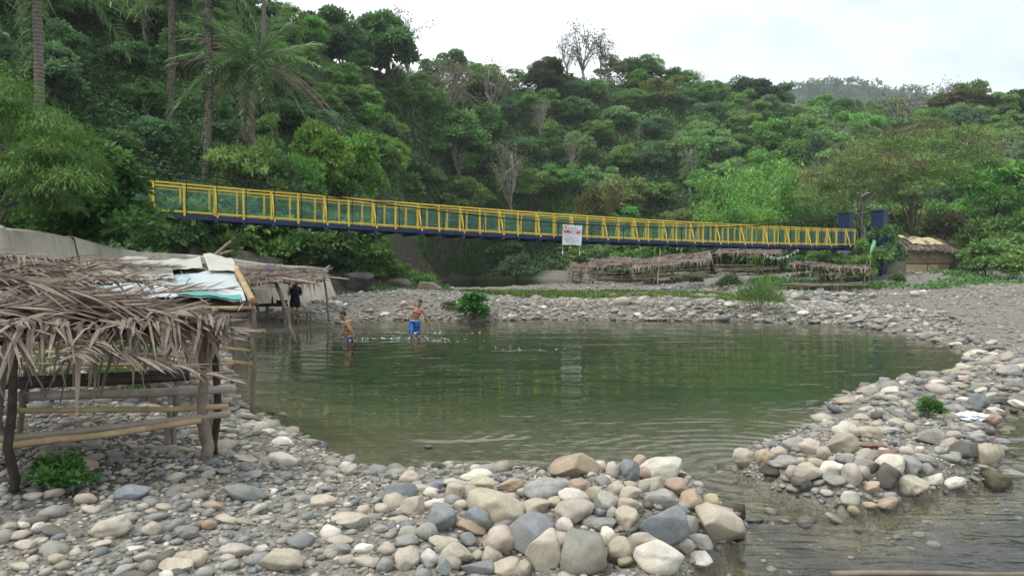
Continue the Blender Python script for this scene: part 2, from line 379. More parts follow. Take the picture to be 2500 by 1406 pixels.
# bare earth scar on the bank beyond the back channel, and soil of the outcrop
SCAR = np.array([hit(px, py)[:2] for px, py in ((948, 640), (955, 606), (1000, 585), (1060, 590), (1110, 618), (1165, 678), (1085, 680), (1010, 676))])
scar = sstep(-1.6, .8, sdpoly(GX, GY, SCAR) + 1.2 * fbm(GX * .5, GY * .5, 41)) * sstep(10, 8, GZ)
soil = np.clip(sstep(-1.2, .2, sbk) * sstep(29, 33, GY) * sstep(3, 1, sbk) + scar, 0, 1)
shade_and_bed = sstep(.0, .5, np.exp(-((GX + 4.6) ** 2 / 2.2 + (GY - 6.9) ** 2 / 2.0))) * .8   # shade under the near shelter, put into the ground colour
shade_and_bed = np.maximum(shade_and_bed, 1.0 * sstep(0, .6, sdpoly(GX, GY, POOL)) * sstep(8.2, 6.6, GY) * sstep(.6, 1.8, GX))   # dark wet bed of the outflow
gcol = np.stack([veg.ravel(), soil.ravel(), np.clip(shade_and_bed.ravel(), 0, 1)], -1)
def b_ground(t):
    wp = worldpos(t); at = attr(t, "zone"); sp = N(t, "ShaderNodeSeparateColor"); L_(t, at.outputs["Color"], sp.inputs[0])
    # gravel: two sizes of small stones between the modelled ones
    v1 = N(t, "ShaderNodeTexVoronoi", i={"Scale": 26.0}); L_(t, wp, v1.inputs[0])
    v2 = N(t, "ShaderNodeTexVoronoi", i={"Scale": 9.0}); L_(t, wp, v2.inputs[0])
    n = noise_(t, .6, 6, .6, wp); n2 = noise_(t, 4, 6, .65, wp)
    stone = ramp(t, v1.outputs["Color"], (0, (.09, .085, .072)), (.45, (.18, .172, .15)), (.8, (.28, .265, .23)), (1, (.38, .36, .32)))
    st2 = ramp(t, v2.outputs["Color"], (0, (.10, .095, .082)), (.5, (.21, .20, .172)), (1, (.34, .32, .28)))
    g = mix(t, ramp(t, n2.outputs[0], (.45, 0.0), (.6, 1.0)), stone, st2)
    g = mix(t, ramp(t, n.outputs[0], (.35, .55), (.7, 0.0)), g, (.17, .15, .12))
    sx = N(t, "ShaderNodeSeparateXYZ"); L_(t, wp, sx.inputs[0])
    # river bed: stones coated with brown-olive silt below the water line
    silt = ramp(t, n2.outputs[0], (.3, (.06, .05, .026)), (.7, (.17, .14, .072)))
    g = mix(t, ramp(t, sx.outputs[2], (.0, 0.0), (.03, 0.0)), g, g)
    mr = N(t, "ShaderNodeMapRange", i={1: .06, 2: -.10}); L_(t, sx.outputs[2], mr.inputs[0])
    g = mix(t, math_(t, 'MULTIPLY', mr.outputs[0], .82), g, silt)
    dark = ramp(t, n2.outputs[0], (.3, (.025, .038, .015)), (.7, (.07, .105, .04)))
    g = mix(t, sp.outputs[0], g, dark)
    so_ = ramp(t, n2.outputs[0], (.25, (.028, .022, .018)), (.5, (.065, .053, .043)), (.8, (.115, .098, .080)))
    g = mix(t, sp.outputs[1], g, so_)
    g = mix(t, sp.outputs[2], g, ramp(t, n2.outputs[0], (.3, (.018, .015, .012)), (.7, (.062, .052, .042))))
    hgt = math_(t, 'ADD', math_(t, 'MULTIPLY', v1.outputs["Distance"], -1.0), math_(t, 'MULTIPLY', n2.outputs[0], .8))
    return princ(t, g, .85, .2, bump(t, hgt, .8, .035))
M_GROUND = mat("ground", b_ground)
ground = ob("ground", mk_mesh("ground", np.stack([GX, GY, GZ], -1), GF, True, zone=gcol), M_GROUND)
structure(ground, "gravel river bed, banks and hillside ground")

# ------------------------------------------------------------------ water: one closed body, surface at z = 0
def b_water(t):
    wp = worldpos(t); sx = N(t, "ShaderNodeSeparateXYZ"); L_(t, wp, sx.inputs[0])
    mp = N(t, "ShaderNodeMapping"); mp.inputs["Scale"].default_value = (.32, 1.15, 1); mp.inputs["Rotation"].default_value = (0, 0, R(8)); L_(t, wp, mp.inputs[0])
    n1 = noise_(t, .9, 2, .45, mp.outputs[0], .6); n2 = noise_(t, 3.0, 2, .5, mp.outputs[0], .7)
    # quicker, streaky water in the gap between the stone heaps and below it
    mp2 = N(t, "ShaderNodeMapping"); mp2.inputs["Rotation"].default_value = (0, 0, R(52)); mp2.inputs["Scale"].default_value = (.9, 3.2, 1); L_(t, wp, mp2.inputs[0])
    n3 = noise_(t, 1.7, 2, .5, mp2.outputs[0], 1.0)
    gx = math_(t, 'SUBTRACT', sx.outputs[0], 2.9); gy = math_(t, 'SUBTRACT', sx.outputs[1], 5.6)
    rr2 = math_(t, 'ADD', math_(t, 'MULTIPLY', gx, gx), math_(t, 'MULTIPLY', gy, gy))
    gap = N(t, "ShaderNodeMapRange", i={1: 20.0, 2: 4.0}); L_(t, rr2, gap.inputs[0])
    # rings spreading from the boys and the gap
    def rings(x0, y0, sc, fall):
        a = math_(t, 'SUBTRACT', sx.outputs[0], x0); b = math_(t, 'SUBTRACT', sx.outputs[1], y0)
        d = math_(t, 'SQRT', math_(t, 'ADD', math_(t, 'MULTIPLY', a, a), math_(t, 'MULTIPLY', b, b)))
        d2 = math_(t, 'MULTIPLY_ADD', n1.outputs[0], .25, d)
        return math_(t, 'MULTIPLY', math_(t, 'SINE', math_(t, 'MULTIPLY', d2, sc)), math_(t, 'EXPONENT', math_(t, 'MULTIPLY', d, -fall)))
    h = math_(t, 'ADD', math_(t, 'MULTIPLY', n1.outputs[0], 2.0), math_(t, 'MULTIPLY', n2.outputs[0], .42))
    h = math_(t, 'ADD', h, math_(t, 'MULTIPLY', math_(t, 'MULTIPLY', n3.outputs[0], gap.outputs[0]), 1.5))
    h = math_(t, 'ADD', h, math_(t, 'MULTIPLY', rings(-4.7, 20.4, 9.0, .2), .22))
    h = math_(t, 'ADD', h, math_(t, 'MULTIPLY', rings(2.55, 7.6, 26.0, .75), .4))
    nb = bump(t, h, .75, .025)
    fr = N(t, "ShaderNodeFresnel", i={"IOR": 1.333}); L_(t, nb, fr.inputs["Normal"])
    geo = N(t, "ShaderNodeNewGeometry")
    f = math_(t, 'MULTIPLY', fr.outputs[0], math_(t, 'SUBTRACT', 1.0, geo.outputs["Backfacing"]))
    gl = N(t, "ShaderNodeBsdfGlossy", i={"Roughness": .03}); L_(t, nb, gl.inputs["Normal"])
    tr = N(t, "ShaderNodeBsdfTransparent")
    m = N(t, "ShaderNodeMixShader"); L_(t, f, m.inputs[0]); L_(t, tr.outputs[0], m.inputs[1]); L_(t, gl.outputs[0], m.inputs[2])
    ab = N(t, "ShaderNodeVolumeAbsorption", i={"Color": (.30, .62, .45, 1), "Density": .20})
    L_(t, ab.outputs[0], t.nodes["Material Output"].inputs["Volume"])
    return m.outputs[0]
M_WATER = mat("river_water", b_water)
V, F = boxv((8, 48, -3.0), (110, 120, 6.0))
water = ob("river_water", mk_mesh("river_water", V, F), M_WATER); structure(water, "clear green river water")
# ------------------------------------------------------------------ suspension footbridge
BA, BB = P(439, 0, 28.0)[:2], P(2080, 0, 51.0)[:2]
BU = (BB - BA) / np.linalg.norm(BB - BA); BN = np.array([-BU[1], BU[0]])      # BN points away from the camera
def bt(px):                                   # distance along the near rail at a picture column
    k = (px - 1250) / FPX; return (k * BA[1] - BA[0]) / (BU[0] - k * BU[1])
_t = []; _z = []
for px, py in ((360, 513), (439, 518), (600, 529), (852, 544), (1015, 555), (1260, 571), (1500, 581), (1700, 588), (1900, 594), (2080, 598)):
    t = bt(px); q = BA + BU * t; _t.append(t); _z.append(P(px, py, q[1])[2])
DZ = np.polyfit(_t, _z, 3)
_t = []; _z = []
for px, py in ((330, 395), (600, 447), (852, 485), (1015, 512), (1250, 532), (1420, 552), (1600, 557), (1750, 555), (1845, 550), (1915, 545), (2070, 527)):
    t = bt(px); q = BA + BU * t - BN * .35; _t.append(t); _z.append(P(px, py, q[1])[2])
CZ = np.polyfit(_t, _z, 3)
T0, T1, SPC, BW, RH = -12.4, 46.2, 1.13, 1.45, 1.14
NP = int((T1 - T0) / SPC)
def bp(t, off=0.0, dz=0.0):
    q = BA + BU * t + BN * off; return np.array([q[0], q[1], np.polyval(DZ, min(max(t, -13), 47)) + dz])
def cz(t): return np.polyval(CZ, t) if t > -7 else np.polyval(CZ, -7) + (-7 - t) * .23
bridge = empty("suspension_footbridge", tuple(bp(17)))
tag(bridge, "yellow railed suspension footbridge with blue deck beams spanning the river", "bridge", at=bp(17))
bridge.location = (0, 0, 0)
ts = [T0 + SPC * i for i in range(NP + 1)]
def bpart(name, m, *vf):
    mb = MB()
    for V, F in vf: mb.add(V, F)
    return mb.obj(name, m, bridge)
# wire panel, shared by all bays
def wire_panel():
    mb = MB(); wd, ht, r = SPC - .09, RH - .17, .0030
    for i in range(19):
        x = -wd / 2 + wd * i / 18; mb.add(*boxv((x, 0, 0), (r * 2, r, ht)))
    for i in range(20):
        z = -ht / 2 + ht * i / 19; mb.add(*boxv((0, .003, z), (wd, r, r * 2)))
    return mb.mesh("mesh_panel")
WP = wire_panel()
for side, off in ((0, 0.0), (1, BW)):
    sg = -1 if side == 0 else 1
    for i, t in enumerate(ts):
        lean = rng.normal(0, .012)
        p0, p1 = bp(t, off, -.02), bp(t + lean, off, RH)
        bpart("rail_post", M_YEL, bar(p0 + [0, 0, -.12 if i % 2 else -.05], p1 - [0, 0, .035], .075, .075, (*BU, 0)))
        if i % 2 == 0:
            bpart("brace", M_YEL, bar(bp(t + .03, off + sg * .03, RH - .1), bp(t + .06, off + sg * .40, -.16), .05, .05, (*BU, 0)))
        bpart("hanger", M_CABLE, bar(bp(t + .05, off + sg * .38, -.18), np.array([*(BA + BU * (t + .05) + BN * (off + sg * .38)), cz(t)]), .028, .028, (*BU, 0)))
        if i < NP:
            tm = t + SPC / 2; a, b = bp(t, off, 0), bp(t + SPC, off, 0)
            bpart("top_rail", M_YEL, bar(bp(t, off, RH), bp(t + SPC, off, RH), .07, .06))
            bpart("upper_rail", M_YEL, bar(bp(t, off + .004, RH - .12), bp(t + SPC, off + .004, RH - .12), .045, .05))
            bpart("bottom_rail", M_YEL, bar(bp(t, off + .004, .03), bp(t + SPC, off + .004, .03), .055, .07))
            bpart("deck_beam", M_BLUE, bar(bp(t, off - sg * .02, -.15), bp(t + SPC, off - sg * .02, -.15), .09, .20))
            w_ = ob("mesh_panel", WP, M_WIRE, bridge)
            w_.matrix_local = frame_m(bp(tm, off - sg * .03, (RH - .09) / 2 + .02), b - a)
for i, t in enumerate(ts):
    if i % 2 == 0: bpart("cross_beam", M_BLUE, bar(bp(t, -.46, -.31), bp(t, BW + .46, -.31), .14, .13))
    else: bpart("cross_beam", M_BLUE, bar(bp(t, -.10, -.30), bp(t, BW + .1, -.30), .08, .10))
    if i < NP: bpart("deck_plate", M_BLUE, bar(bp(t + .01, BW / 2, -.06), bp(t + SPC - .01, BW / 2, -.06), BW - .16, .02))
for off in (-.38, BW + .38):
    mb = MB(); tt_ = np.linspace(T0 - 1.5, 46.4, 60)
    add_tube(mb, [[*(BA + BU * t + BN * off), cz(t) + .01] for t in tt_], .030, 6)
    e = np.array([*(BA + BU * 46.4 + BN * off), cz(46.4)]); a = np.array([*(BA + BU * 56 + BN * off), Hs(*(BA + BU * 56)) + .2])
    add_tube(mb, [e + (a - e) * s for s in np.linspace(0, 1, 6)], .022, 6); mb.obj("main_cable", M_CABLE, bridge)
    mb = MB(); add_tube(mb, [[*(BA + BU * t + BN * off), cz(t) + .11 + .004 * t] for t in tt_], .013, 5); mb.obj("main_cable", M_CABLE, bridge)
    q = BA + BU * 47.3 + BN * (off + (-.25 if off < 0 else .25)); g = min(Hs(*q), 1.2) - .5; top = cz(46.4) + .12
    M3 = np.stack([[*BU, 0], [*BN, 0], [0, 0, 1]], 1)
    mb = MB(); mb.add(*boxv((*q, (g + top) / 2), (.55, .95, top - g), M3)); tc_ = mb.obj("tower_column", M_BLUE, bridge); MB().add(*boxv((*q, top + .055), (.66, 1.06, .1), M3)).obj("cap", M_BLUE, tc_)
    q2 = BA + BU * (T0 - 2.0) + BN * off; g = Hs(*q2) - .5; top = cz(T0 - 1.6) + .1
    mb = MB(); mb.add(*boxv((*q2, (g + top) / 2), (.55, .9, top - g), M3)); mb.obj("tower_column", M_BLUE, bridge)
M_CONCD = mat("dark_concrete", b_plain, col=(.20, .19, .17), rough=.9, spec=.1, var=.5, sc=1.2)  # darker, blotchier tone than the wall concrete
# concrete abutments
for t, ln in ((48.6, 4.6), (T0 - 1.6, 2.0)):
    q = BA + BU * t + BN * BW / 2; top = bp(t, 0)[2] - .42; g = -.2
    V, F = boxv((*q, (g + top) / 2), (ln, 3.0, top - g), np.stack([[*BU, 0], [*BN, 0], [0, 0, 1]], 1))
    V[V[:, 2] < 1] += np.array([*(-BU * .9 if t > 0 else BU * .3), 0]); mb = MB().add(V, F); mb.obj("abutment", M_CONCD, bridge)
# blue water hose threaded along the far rail
mb = MB(); tt_ = np.linspace(T0, 24, 120)
add_tube(mb, [bp(t, BW - .1, .42 + .16 * math.sin(t * 1.55) + .06 * math.sin(t * 4.1)) for t in tt_], .014, 5)
M_HOSE = mat("blue_hose", b_plain, col=(.10, .28, .48))
hose = mb.obj("water_hose", M_HOSE); tag(hose, "thin pale blue hose looping along inside the bridge railing", "hose", at=bp(3, 1.4, .4))

# ------------------------------------------------------------------ warning banner hung from the near cable
def b_vinyl(t):
    n = noise_(t, 3, 4, .5, objcoord(t)); return princ(t, ramp(t, n.outputs[0], (.3, (.62, .66, .70)), (.7, (.78, .81, .84))), .45, .4)
M_VINYL = mat("white_vinyl", b_vinyl); M_RED = mat("red_print", b_plain, col=(.42, .02, .03), var=.1); M_INK = mat("grey_print", b_plain, col=(.22, .23, .27), var=.1)
M_SKYB = mat("pale_blue_print", b_plain, col=(.25, .42, .60), var=.1); M_BLACK = mat("black_print", b_plain, col=(.01, .01, .012), var=.1); M_WHITE = mat("white_print", b_plain, col=(.75, .76, .76), var=.05)
ban = empty("warning_banner")
tq = bt(1384); bc = np.array([*(BA + BU * tq + BN * -.47), 0]); bz1 = P(1384, 549, bc[1])[2]; bz0 = P(1384, 598, bc[1])[2]
bw_, bh_ = 1.30, bz1 - bz0
ban.matrix_world = frame_m((bc[0], bc[1], bz0), (*BU, -.03))
tag(ban, "white warning banner with a red band hanging from the yellow bridge", "banner", at=(bc[0], bc[1], bz0))
u, v = np.meshgrid(np.linspace(0, 1, 25), np.linspace(0, 1, 21), indexing='ij')
def bsurf(u, v): return np.stack([(u - .5) * bw_ * (1 - .025 * (1 - v)), .022 * np.sin(u * 7 + v * 3) * (1.1 - v) + .02 * np.sin(v * 9 + u * 2) * (1 - v), v * bh_ - .035 * np.sin(np.pi * u) * v - .012 * np.sin(u * 9) * (1 - v)], -1)
def gridf(a, b): 
    I, J = np.meshgrid(np.arange(a - 1), np.arange(b - 1), indexing='ij'); return np.stack([I * b + J, (I + 1) * b + J, (I + 1) * b + J + 1, I * b + J + 1], -1).reshape(-1, 4)
Vb = bsurf(u, v).reshape(-1, 3); Fb = gridf(25, 21); n = len(Vb)
ob("sheet", mk_mesh("sheet", np.concatenate([Vb, Vb + [0, .003, 0]]), np.concatenate([Fb, Fb[:, ::-1] + n]), True), M_VINYL, ban)
def bpatch(name, m, u0, u1, v0, v1, lift, nu=10):
    a, b = np.meshgrid(np.linspace(u0, u1, nu), np.linspace(v0, v1, 3), indexing='ij'); return ob(name, mk_mesh(name, bsurf(a, b).reshape(-1, 3) - [0, lift, 0], gridf(nu, 3)), m, ban)
bpatch("red_band", M_RED, .05, .92, .60, .77, .004)
for k, (a, b, vv) in enumerate(((.30, .46, .69), (.49, .62, .69), (.64, .88, .69), (.44, .70, .62))): bpatch("band_lettering", M_WHITE, a, b, vv, vv + .045, .008)
bpatch("header_lettering", M_SKYB, .31, .70, .83, .90, .004); bpatch("header_lettering", M_SKYB, .72, .80, .845, .90, .004)
for vv, segs in ((.555, ((.06, .20), (.22, .38), (.40, .58), (.60, .72), (.74, .90))), (.505, ((.07, .25), (.27, .40), (.43, .66), (.69, .88))), (.47, ((.07, .18), (.2, .34))), (.40, ((.10, .24), (.26, .50), (.53, .70), (.72, .84))),
                 (.35, ((.14, .30), (.33, .55), (.58, .78))), (.27, ((.10, .22), (.25, .45), (.48, .62), (.65, .86))), (.22, ((.12, .40), (.43, .60), (.62, .80))), (.12, ((.20, .38), (.40, .60), (.63, .72)))):
    for a, b in segs: bpatch("small_lettering", M_INK, a, b, vv, vv + .016, .004, 4)
# round prohibition sign: white disc, red ring and bar, black diving figure
def disc(cu, cv, r0, r1, lift, m, name):
    th = np.linspace(0, 2 * math.pi, 33); A = np.stack([cu + np.outer([r0, r1], np.cos(th)) / bw_, cv + np.outer([r0, r1], np.sin(th)) / bh_], -1)
    ob(name, mk_mesh(name, bsurf(A[..., 0], A[..., 1]).reshape(-1, 3) - [0, lift, 0], gridf(2, 33)), m, ban)
disc(.155, .80, 0.0, .165, .010, M_WHITE, "sign_disc"); disc(.155, .80, .14, .168, .013, M_RED, "sign_ring")
def stroke(name, m, pts, wd, lift):
    pts = np.array(pts, float); d = np.gradient(pts, axis=0); nrm = np.stack([-d[:, 1], d[:, 0]], -1); nrm /= np.linalg.norm(nrm, axis=1)[:, None]
    A = np.stack([pts - nrm * wd, pts + nrm * wd], 0); uu = .155 + A[..., 0] / bw_; vv = .80 + A[..., 1] / bh_
    ob(name, mk_mesh(name, bsurf(uu, vv).reshape(-1, 3) - [0, lift, 0], gridf(2, len(pts))), m, ban)
stroke("figure", M_BLACK, [(0, .08), (.0, .02), (.005, -.06), (-.01, -.12)], .022, .016); stroke("figure", M_BLACK, [(-.05, .06), (0, .04), (.05, .075)], .012, .017)
stroke("sign_bar", M_RED, [(-.10, .10), (0, 0), (.10, -.10)], .013, .020)
for uu in (.02, .93):                        # strings with bottles as weights
    p = bsurf(np.array(uu), np.array(0.0)); mb = MB(); add_tube(mb, [p, p + [0, 0, -.30]], .008, 5); mb.obj("cord", M_WHITE, ban)
    mb = MB(); b0 = p + [0, 0, -.30]
    add_tube(mb, [b0, b0 + [0, 0, -.03], b0 + [0, 0, -.05], b0 + [0, 0, -.10], b0 + [0, 0, -.24], b0 + [0, 0, -.26]], [.012, .014, .02, .033, .033, .02], 9); mb.obj("weight_bottle", M_VINYL, ban, True)
# ------------------------------------------------------------------ river stones
def ico(sub):
    bm = bmesh.new(); bmesh.ops.create_icosphere(bm, subdivisions=sub, radius=1.0)
    V = np.array([v.co[:] for v in bm.verts]); F = np.array([[v.index for v in f.verts] for f in bm.faces]); bm.free(); return V, F
def stone_shape(sub, seed, ang=0.0):
    V, F = ico(sub); r = np.random.default_rng(seed); off = r.uniform(-50, 50, 3)
    d = np.array([mnoise.noise(Vector(v * .9 + off)) * .30 + mnoise.noise(Vector(v * 2.1 + off)) * .11 + (mnoise.noise(Vector(v * 5 + off)) * .03 if sub > 2 else 0) for v in V])
    W = V * (1 + d)[:, None]
    for _ in range(4 + int(ang * 6)):          # worn flats
        n = r.normal(size=3); n /= np.linalg.norm(n); c = r.uniform(.62, .88) - ang * .14
        e = W @ n - c; W = W - np.where(e > 0, e * (.72 + .22 * ang), 0)[:, None] * n
    W -= (W.max(0) + W.min(0)) / 2; W /= (W.max(0) - W.min(0)) / 2
    return W, F
def b_stone(t, objcol=True):
    if objcol:
        oi = oinfo(t); base = oi.outputs["Color"]; vec = N(t, "ShaderNodeVectorMath", operation='ADD'); L_(t, worldpos(t), vec.inputs[0]); vec = vec.outputs[0]
    else: base = attr(t, "scol").outputs["Color"]; vec = worldpos(t)
    n = noise_(t, 7, 6, .62, vec, .3); n2 = noise_(t, 55, 5, .7, vec); n3 = noise_(t, 2.3, 3, .5, vec)
    c = mix(t, .85, base, ramp(t, n.outputs[0], (.25, .52), (.5, .95), (.75, 1.22)), 'MULTIPLY')
    c = mix(t, .55, c, ramp(t, n2.outputs[0], (.3, .62), (.6, 1.08)), 'MULTIPLY')
    c = mix(t, ramp(t, n3.outputs[0], (.50, 0.0), (.68, .45)), c, mix(t, .5, base, (.33, .25, .17)))
    sx = N(t, "ShaderNodeSeparateXYZ"); L_(t, worldpos(t), sx.inputs[0])
    # wet, algae-stained foot of stones that stand in the water
    wet = N(t, "ShaderNodeMapRange", i={1: .055, 2: .0}); L_(t, math_(t, 'MULTIPLY_ADD', n.outputs[0], .05, math_(t, 'SUBTRACT', sx.outputs[2], .025)), wet.inputs[0])
    c = mix(t, math_(t, 'MULTIPLY', wet.outputs[0], .8), c, mix(t, .55, c, (.06, .055, .025), 'MIX'))
    rough = math_(t, 'MULTIPLY_ADD', wet.outputs[0], -.45, .82)
    return princ(t, c, rough, .3, bump(t, math_(t, 'ADD', n2.outputs[0], math_(t, 'MULTIPLY', n.outputs[0], 1.5)), .35, .012))
M_STONE = mat("river_stone", b_stone); M_PEB = mat("small_stones", b_stone, objcol=False)
BIG = [mk_mesh("river_stone", *stone_shape(4, 100 + k, 0.15 if k < 8 else .75), smooth=True) for k in range(14)]
MID = [mk_mesh("river_stone", *stone_shape(3, 200 + k, 0.1 if k < 7 else .6), smooth=True) for k in range(11)]
SCOL = dict(t=(.42, .375, .305), g=(.30, .295, .27), b=(.215, .235, .24), w=(.60, .56, .485), k=(.055, .06, .035), p=(.40, .315, .235), r=(.24, .13, .09), y=(.40, .345, .22), d=(.12, .115, .105))
SNAME = dict(t="tan", g="grey", b="bluish grey", w="pale cream", k="dark mossy", p="pinkish brown", r="reddish brown", y="yellowish", d="charcoal")
STONES = []                                    # (x, y, radius) of placed ones
def stone(px, py, wpx, hpx, c, where, group, ang=None, base=None):
    p = hit(px, py + hpx * .32)
    mpp = p[1] / FPX; sx_, sz_ = wpx * mpp / 2 * 1.06, hpx * mpp / 2 * 1.12
    sy = min(max(sx_, sz_), .5 * (sx_ + sz_)) * rng.uniform(.85, 1.1)
    big = sx_ > .09
    k = rng.integers(0, 8) if not ang else rng.integers(8, 14)
    me = BIG[k] if big else MID[min(k, 10)]
    o = ob("river_stone", me, M_STONE)
    cc = np.array(SCOL[c]) * rng.uniform(.85, 1.14) * np.array([1, rng.uniform(.97, 1.02), rng.uniform(.93, 1.04)])
    o.color = (*cc, 1)
    z = p[2] + sz_ * .55
    o.matrix_world = Matrix.Translation((p[0], p[1], z)) @ Matrix.Rotation(rng.uniform(-.3, .3), 4, 'Y') @ Matrix.Rotation(rng.uniform(-.25, .1), 4, 'X') @ Matrix.Diagonal((sx_, sy, sz_, 1)) @ Matrix.Rotation(rng.integers(0, 4) * math.pi / 2 + rng.uniform(-.2, .2), 4, 'Z')
    size = "large" if sx_ > .17 else "mid-sized" if sx_ > .09 else "small"
    tag(o, f"{size} {SNAME[c]} {'angular' if ang else 'rounded'} stone {where}", "stone", group, at=(p[0], p[1], z))
    STONES.append((p[0], p[1], max(sx_, sy)))
    return o
HEAP = """1370 215 260 150 p1;1510 205 70 70 w;1580 235 80 110 t;1670 235 110 140 b;1735 180 80 80 p;1850 220 240 140 w;1530 290 80 80 g;1765 245 90 80 p;1400 310 120 70 p;1210 330 240 120 g;1600 325 90 70 t;1680 345 120 70 t
1790 310 150 90 t;1935 320 140 100 p;1480 355 100 80 t;1365 370 170 80 w;1210 370 110 80 g;1260 400 80 60 t;1545 400 130 120 g;1840 385 170 110 g;2015 395 130 110 p;1370 460 220 150 t;1670 420 150 80 t;1330 480 60 60 b1;1310 540 100 90 w
1665 500 130 130 t;1580 475 70 80 g;1860 530 250 200 b1;2010 545 100 110 g;2170 520 270 180 t1;1530 530 140 70 g;1410 680 260 250 g1;1555 600 90 110 w;1750 615 180 90 t;1620 680 140 140 t;1960 635 130 90 t;2060 630 140 90 g;1835 710 260 150 w;2060 740 140 90 w
1650 730 90 60 y;1120 570 270 210 b1;1190 670 180 220 t1;930 430 320 190 t;1150 430 180 80 t;840 495 160 130 b1;800 540 180 80 p;740 420 80 60 t;630 500 160 160 b;610 410 170 50 w;470 430 140 110 t;555 565 120 100 g;450 570 110 70 g;410 350 160 120 b1
455 270 120 80 t;380 215 110 60 w;590 360 120 60 w;600 310 100 50 b;520 330 110 60 t;720 350 130 110 t;700 290 110 50 t;860 300 180 80 t;830 255 180 60 w;820 215 60 40 w;1010 310 150 70 p1;1190 250 60 50 t;720 690 180 100 t1;640 620 160 60 t;780 605 90 70 b1
560 720 100 90 w;440 720 140 130 t;330 670 100 70 t;440 620 130 70 g;910 700 120 110 t1;950 620 200 140 t;830 770 180 80 b1;1000 760 180 90 t;1090 770 80 90 t;640 770 90 90 b1;2250 450 130 90 k;2370 508 90 40 k;2130 400 80 80 y;2250 600 120 60 k
110 230 110 60 t;30 185 80 35 t;300 440 90 60 t;200 450 80 60 t;300 550 90 40 g;70 620 140 50 t;100 490 160 70 t;60 665 130 60 g;200 660 110 50 w;100 720 100 60 t;210 740 150 70 t;320 760 90 80 g;400 510 100 50 t;1290 300 90 50 g;1100 350 100 50 t;1000 380 90 50 t1;1460 260 70 50 t;690 460 60 40 g"""
for s in HEAP.replace("\n", ";").split(";"):
    a, b, c, d, k = s.split(); a, b, c, d = map(float, (a, b, c, d))
    px, py, wd, ht = 800 + .44 * a, 1050 + .44 * b, .44 * c, .44 * d
    wh = ("on the crest of the near stone heap" if b < 330 else "in the middle of the near stone heap" if b < 560 else "at the foot of the near stone heap") if 1150 < a < 1980 else \
         "at the rapid end of the near heap" if a >= 1980 else ("in the flank of the near stone heap" if a > 380 else "beside the flank of the near stone heap")
    stone(px, py, wd, ht, k[0], wh, "stones of the near heap", len(k) > 1)
SPIT = """300 680 150 110 t;420 690 110 110 p;540 705 160 80 g;610 600 150 100 g;700 610 140 100 t;510 640 100 60 t;460 775 160 50 k;785 655 90 90 t;890 600 200 130 t1;920 510 160 110 w;1065 530 140 90 t;1050 660 120 80 t;930 695 110 80 g1;650 705 70 60 t;735 715 90 60 t
845 690 60 50 t;840 755 190 100 w;690 785 160 110 t;600 775 100 90 t;650 850 120 90 d;860 835 140 60 g1;960 800 110 130 t;1030 790 90 90 t;1050 730 150 90 g;1180 800 140 150 d;1200 725 170 110 w;1320 730 110 120 g;1410 760 100 90 g;1340 850 180 110 t;1450 830 150 60 w;1590 830 140 60 w1
1850 830 200 110 k;1950 780 140 60 t;950 930 140 90 w1;1080 860 120 60 p;1185 915 100 40 g;1170 960 150 60 p;970 1010 70 60 y;1070 1015 110 40 y;1080 605 180 35 r;1160 650 120 40 r;1420 685 150 50 g;1300 640 80 60 t;1380 630 60 40 w;1510 640 80 60 g;1650 640 180 110 d1;1780 670 150 150 t
1840 650 90 110 p;1580 695 100 50 g;1770 740 120 40 t;1740 555 110 70 g;1800 445 160 70 p;1750 335 120 100 b1;1450 555 180 100 g1;1190 510 130 50 t;1320 500 80 70 t;1230 460 110 50 t;1120 470 100 50 t;1020 430 100 50 t;1155 215 80 70 b1;1060 262 130 50 t;1200 260 140 40 w;1270 220 60 35 w
930 325 130 50 t;1010 305 70 30 w;710 345 100 50 b1;1120 300 60 40 t;1050 380 100 35 t;1120 390 90 35 t;1240 405 110 50 t;1380 205 80 40 g;1490 220 90 40 w;1640 190 80 35 w;1640 160 110 40 p;1600 150 70 50 t;1810 80 120 60 t;1720 105 110 40 g;1650 120 80 45 w;1930 150 160 80 g;1960 225 140 60 g1
1850 320 130 40 d;1630 230 100 35 t;1750 235 120 40 g;1830 15 150 40 d1;1720 30 130 40 w;1920 60 110 60 t;1830 40 90 30 w;1750 265 90 30 w;1650 320 110 40 w;1990 350 120 50 w;1850 390 110 50 w;1900 525 80 60 p;1920 500 90 30 g;1880 580 110 40 g;1700 490 100 40 t;1600 540 110 50 t;1560 590 120 60 t;1990 130 90 50 w;1880 250 90 40 g"""
for s in SPIT.replace("\n", ";").split(";"):
    a, b, c, d, k = s.split(); a, b, c, d = map(float, (a, b, c, d))
    px, py, wd, ht = 1700 + .3954 * a, 850 + .3954 * b, .3954 * c, .3954 * d
    wh = ("on the upper shore by the pool bend" if b < 300 and a > 1550 else "on the pool edge of the stony spit" if b < 420 else "on the back of the stony spit" if b < 580 else
          "on the tip of the stony spit" if a < 800 else "on the downstream flank of the spit" if b < 800 else "in the shallows below the stony spit") if not (a > 1550 and b >= 420) else "at the root of the stony spit"
    stone(px, py, wd, ht, k[0], wh, "stones of the spit", len(k) > 1)
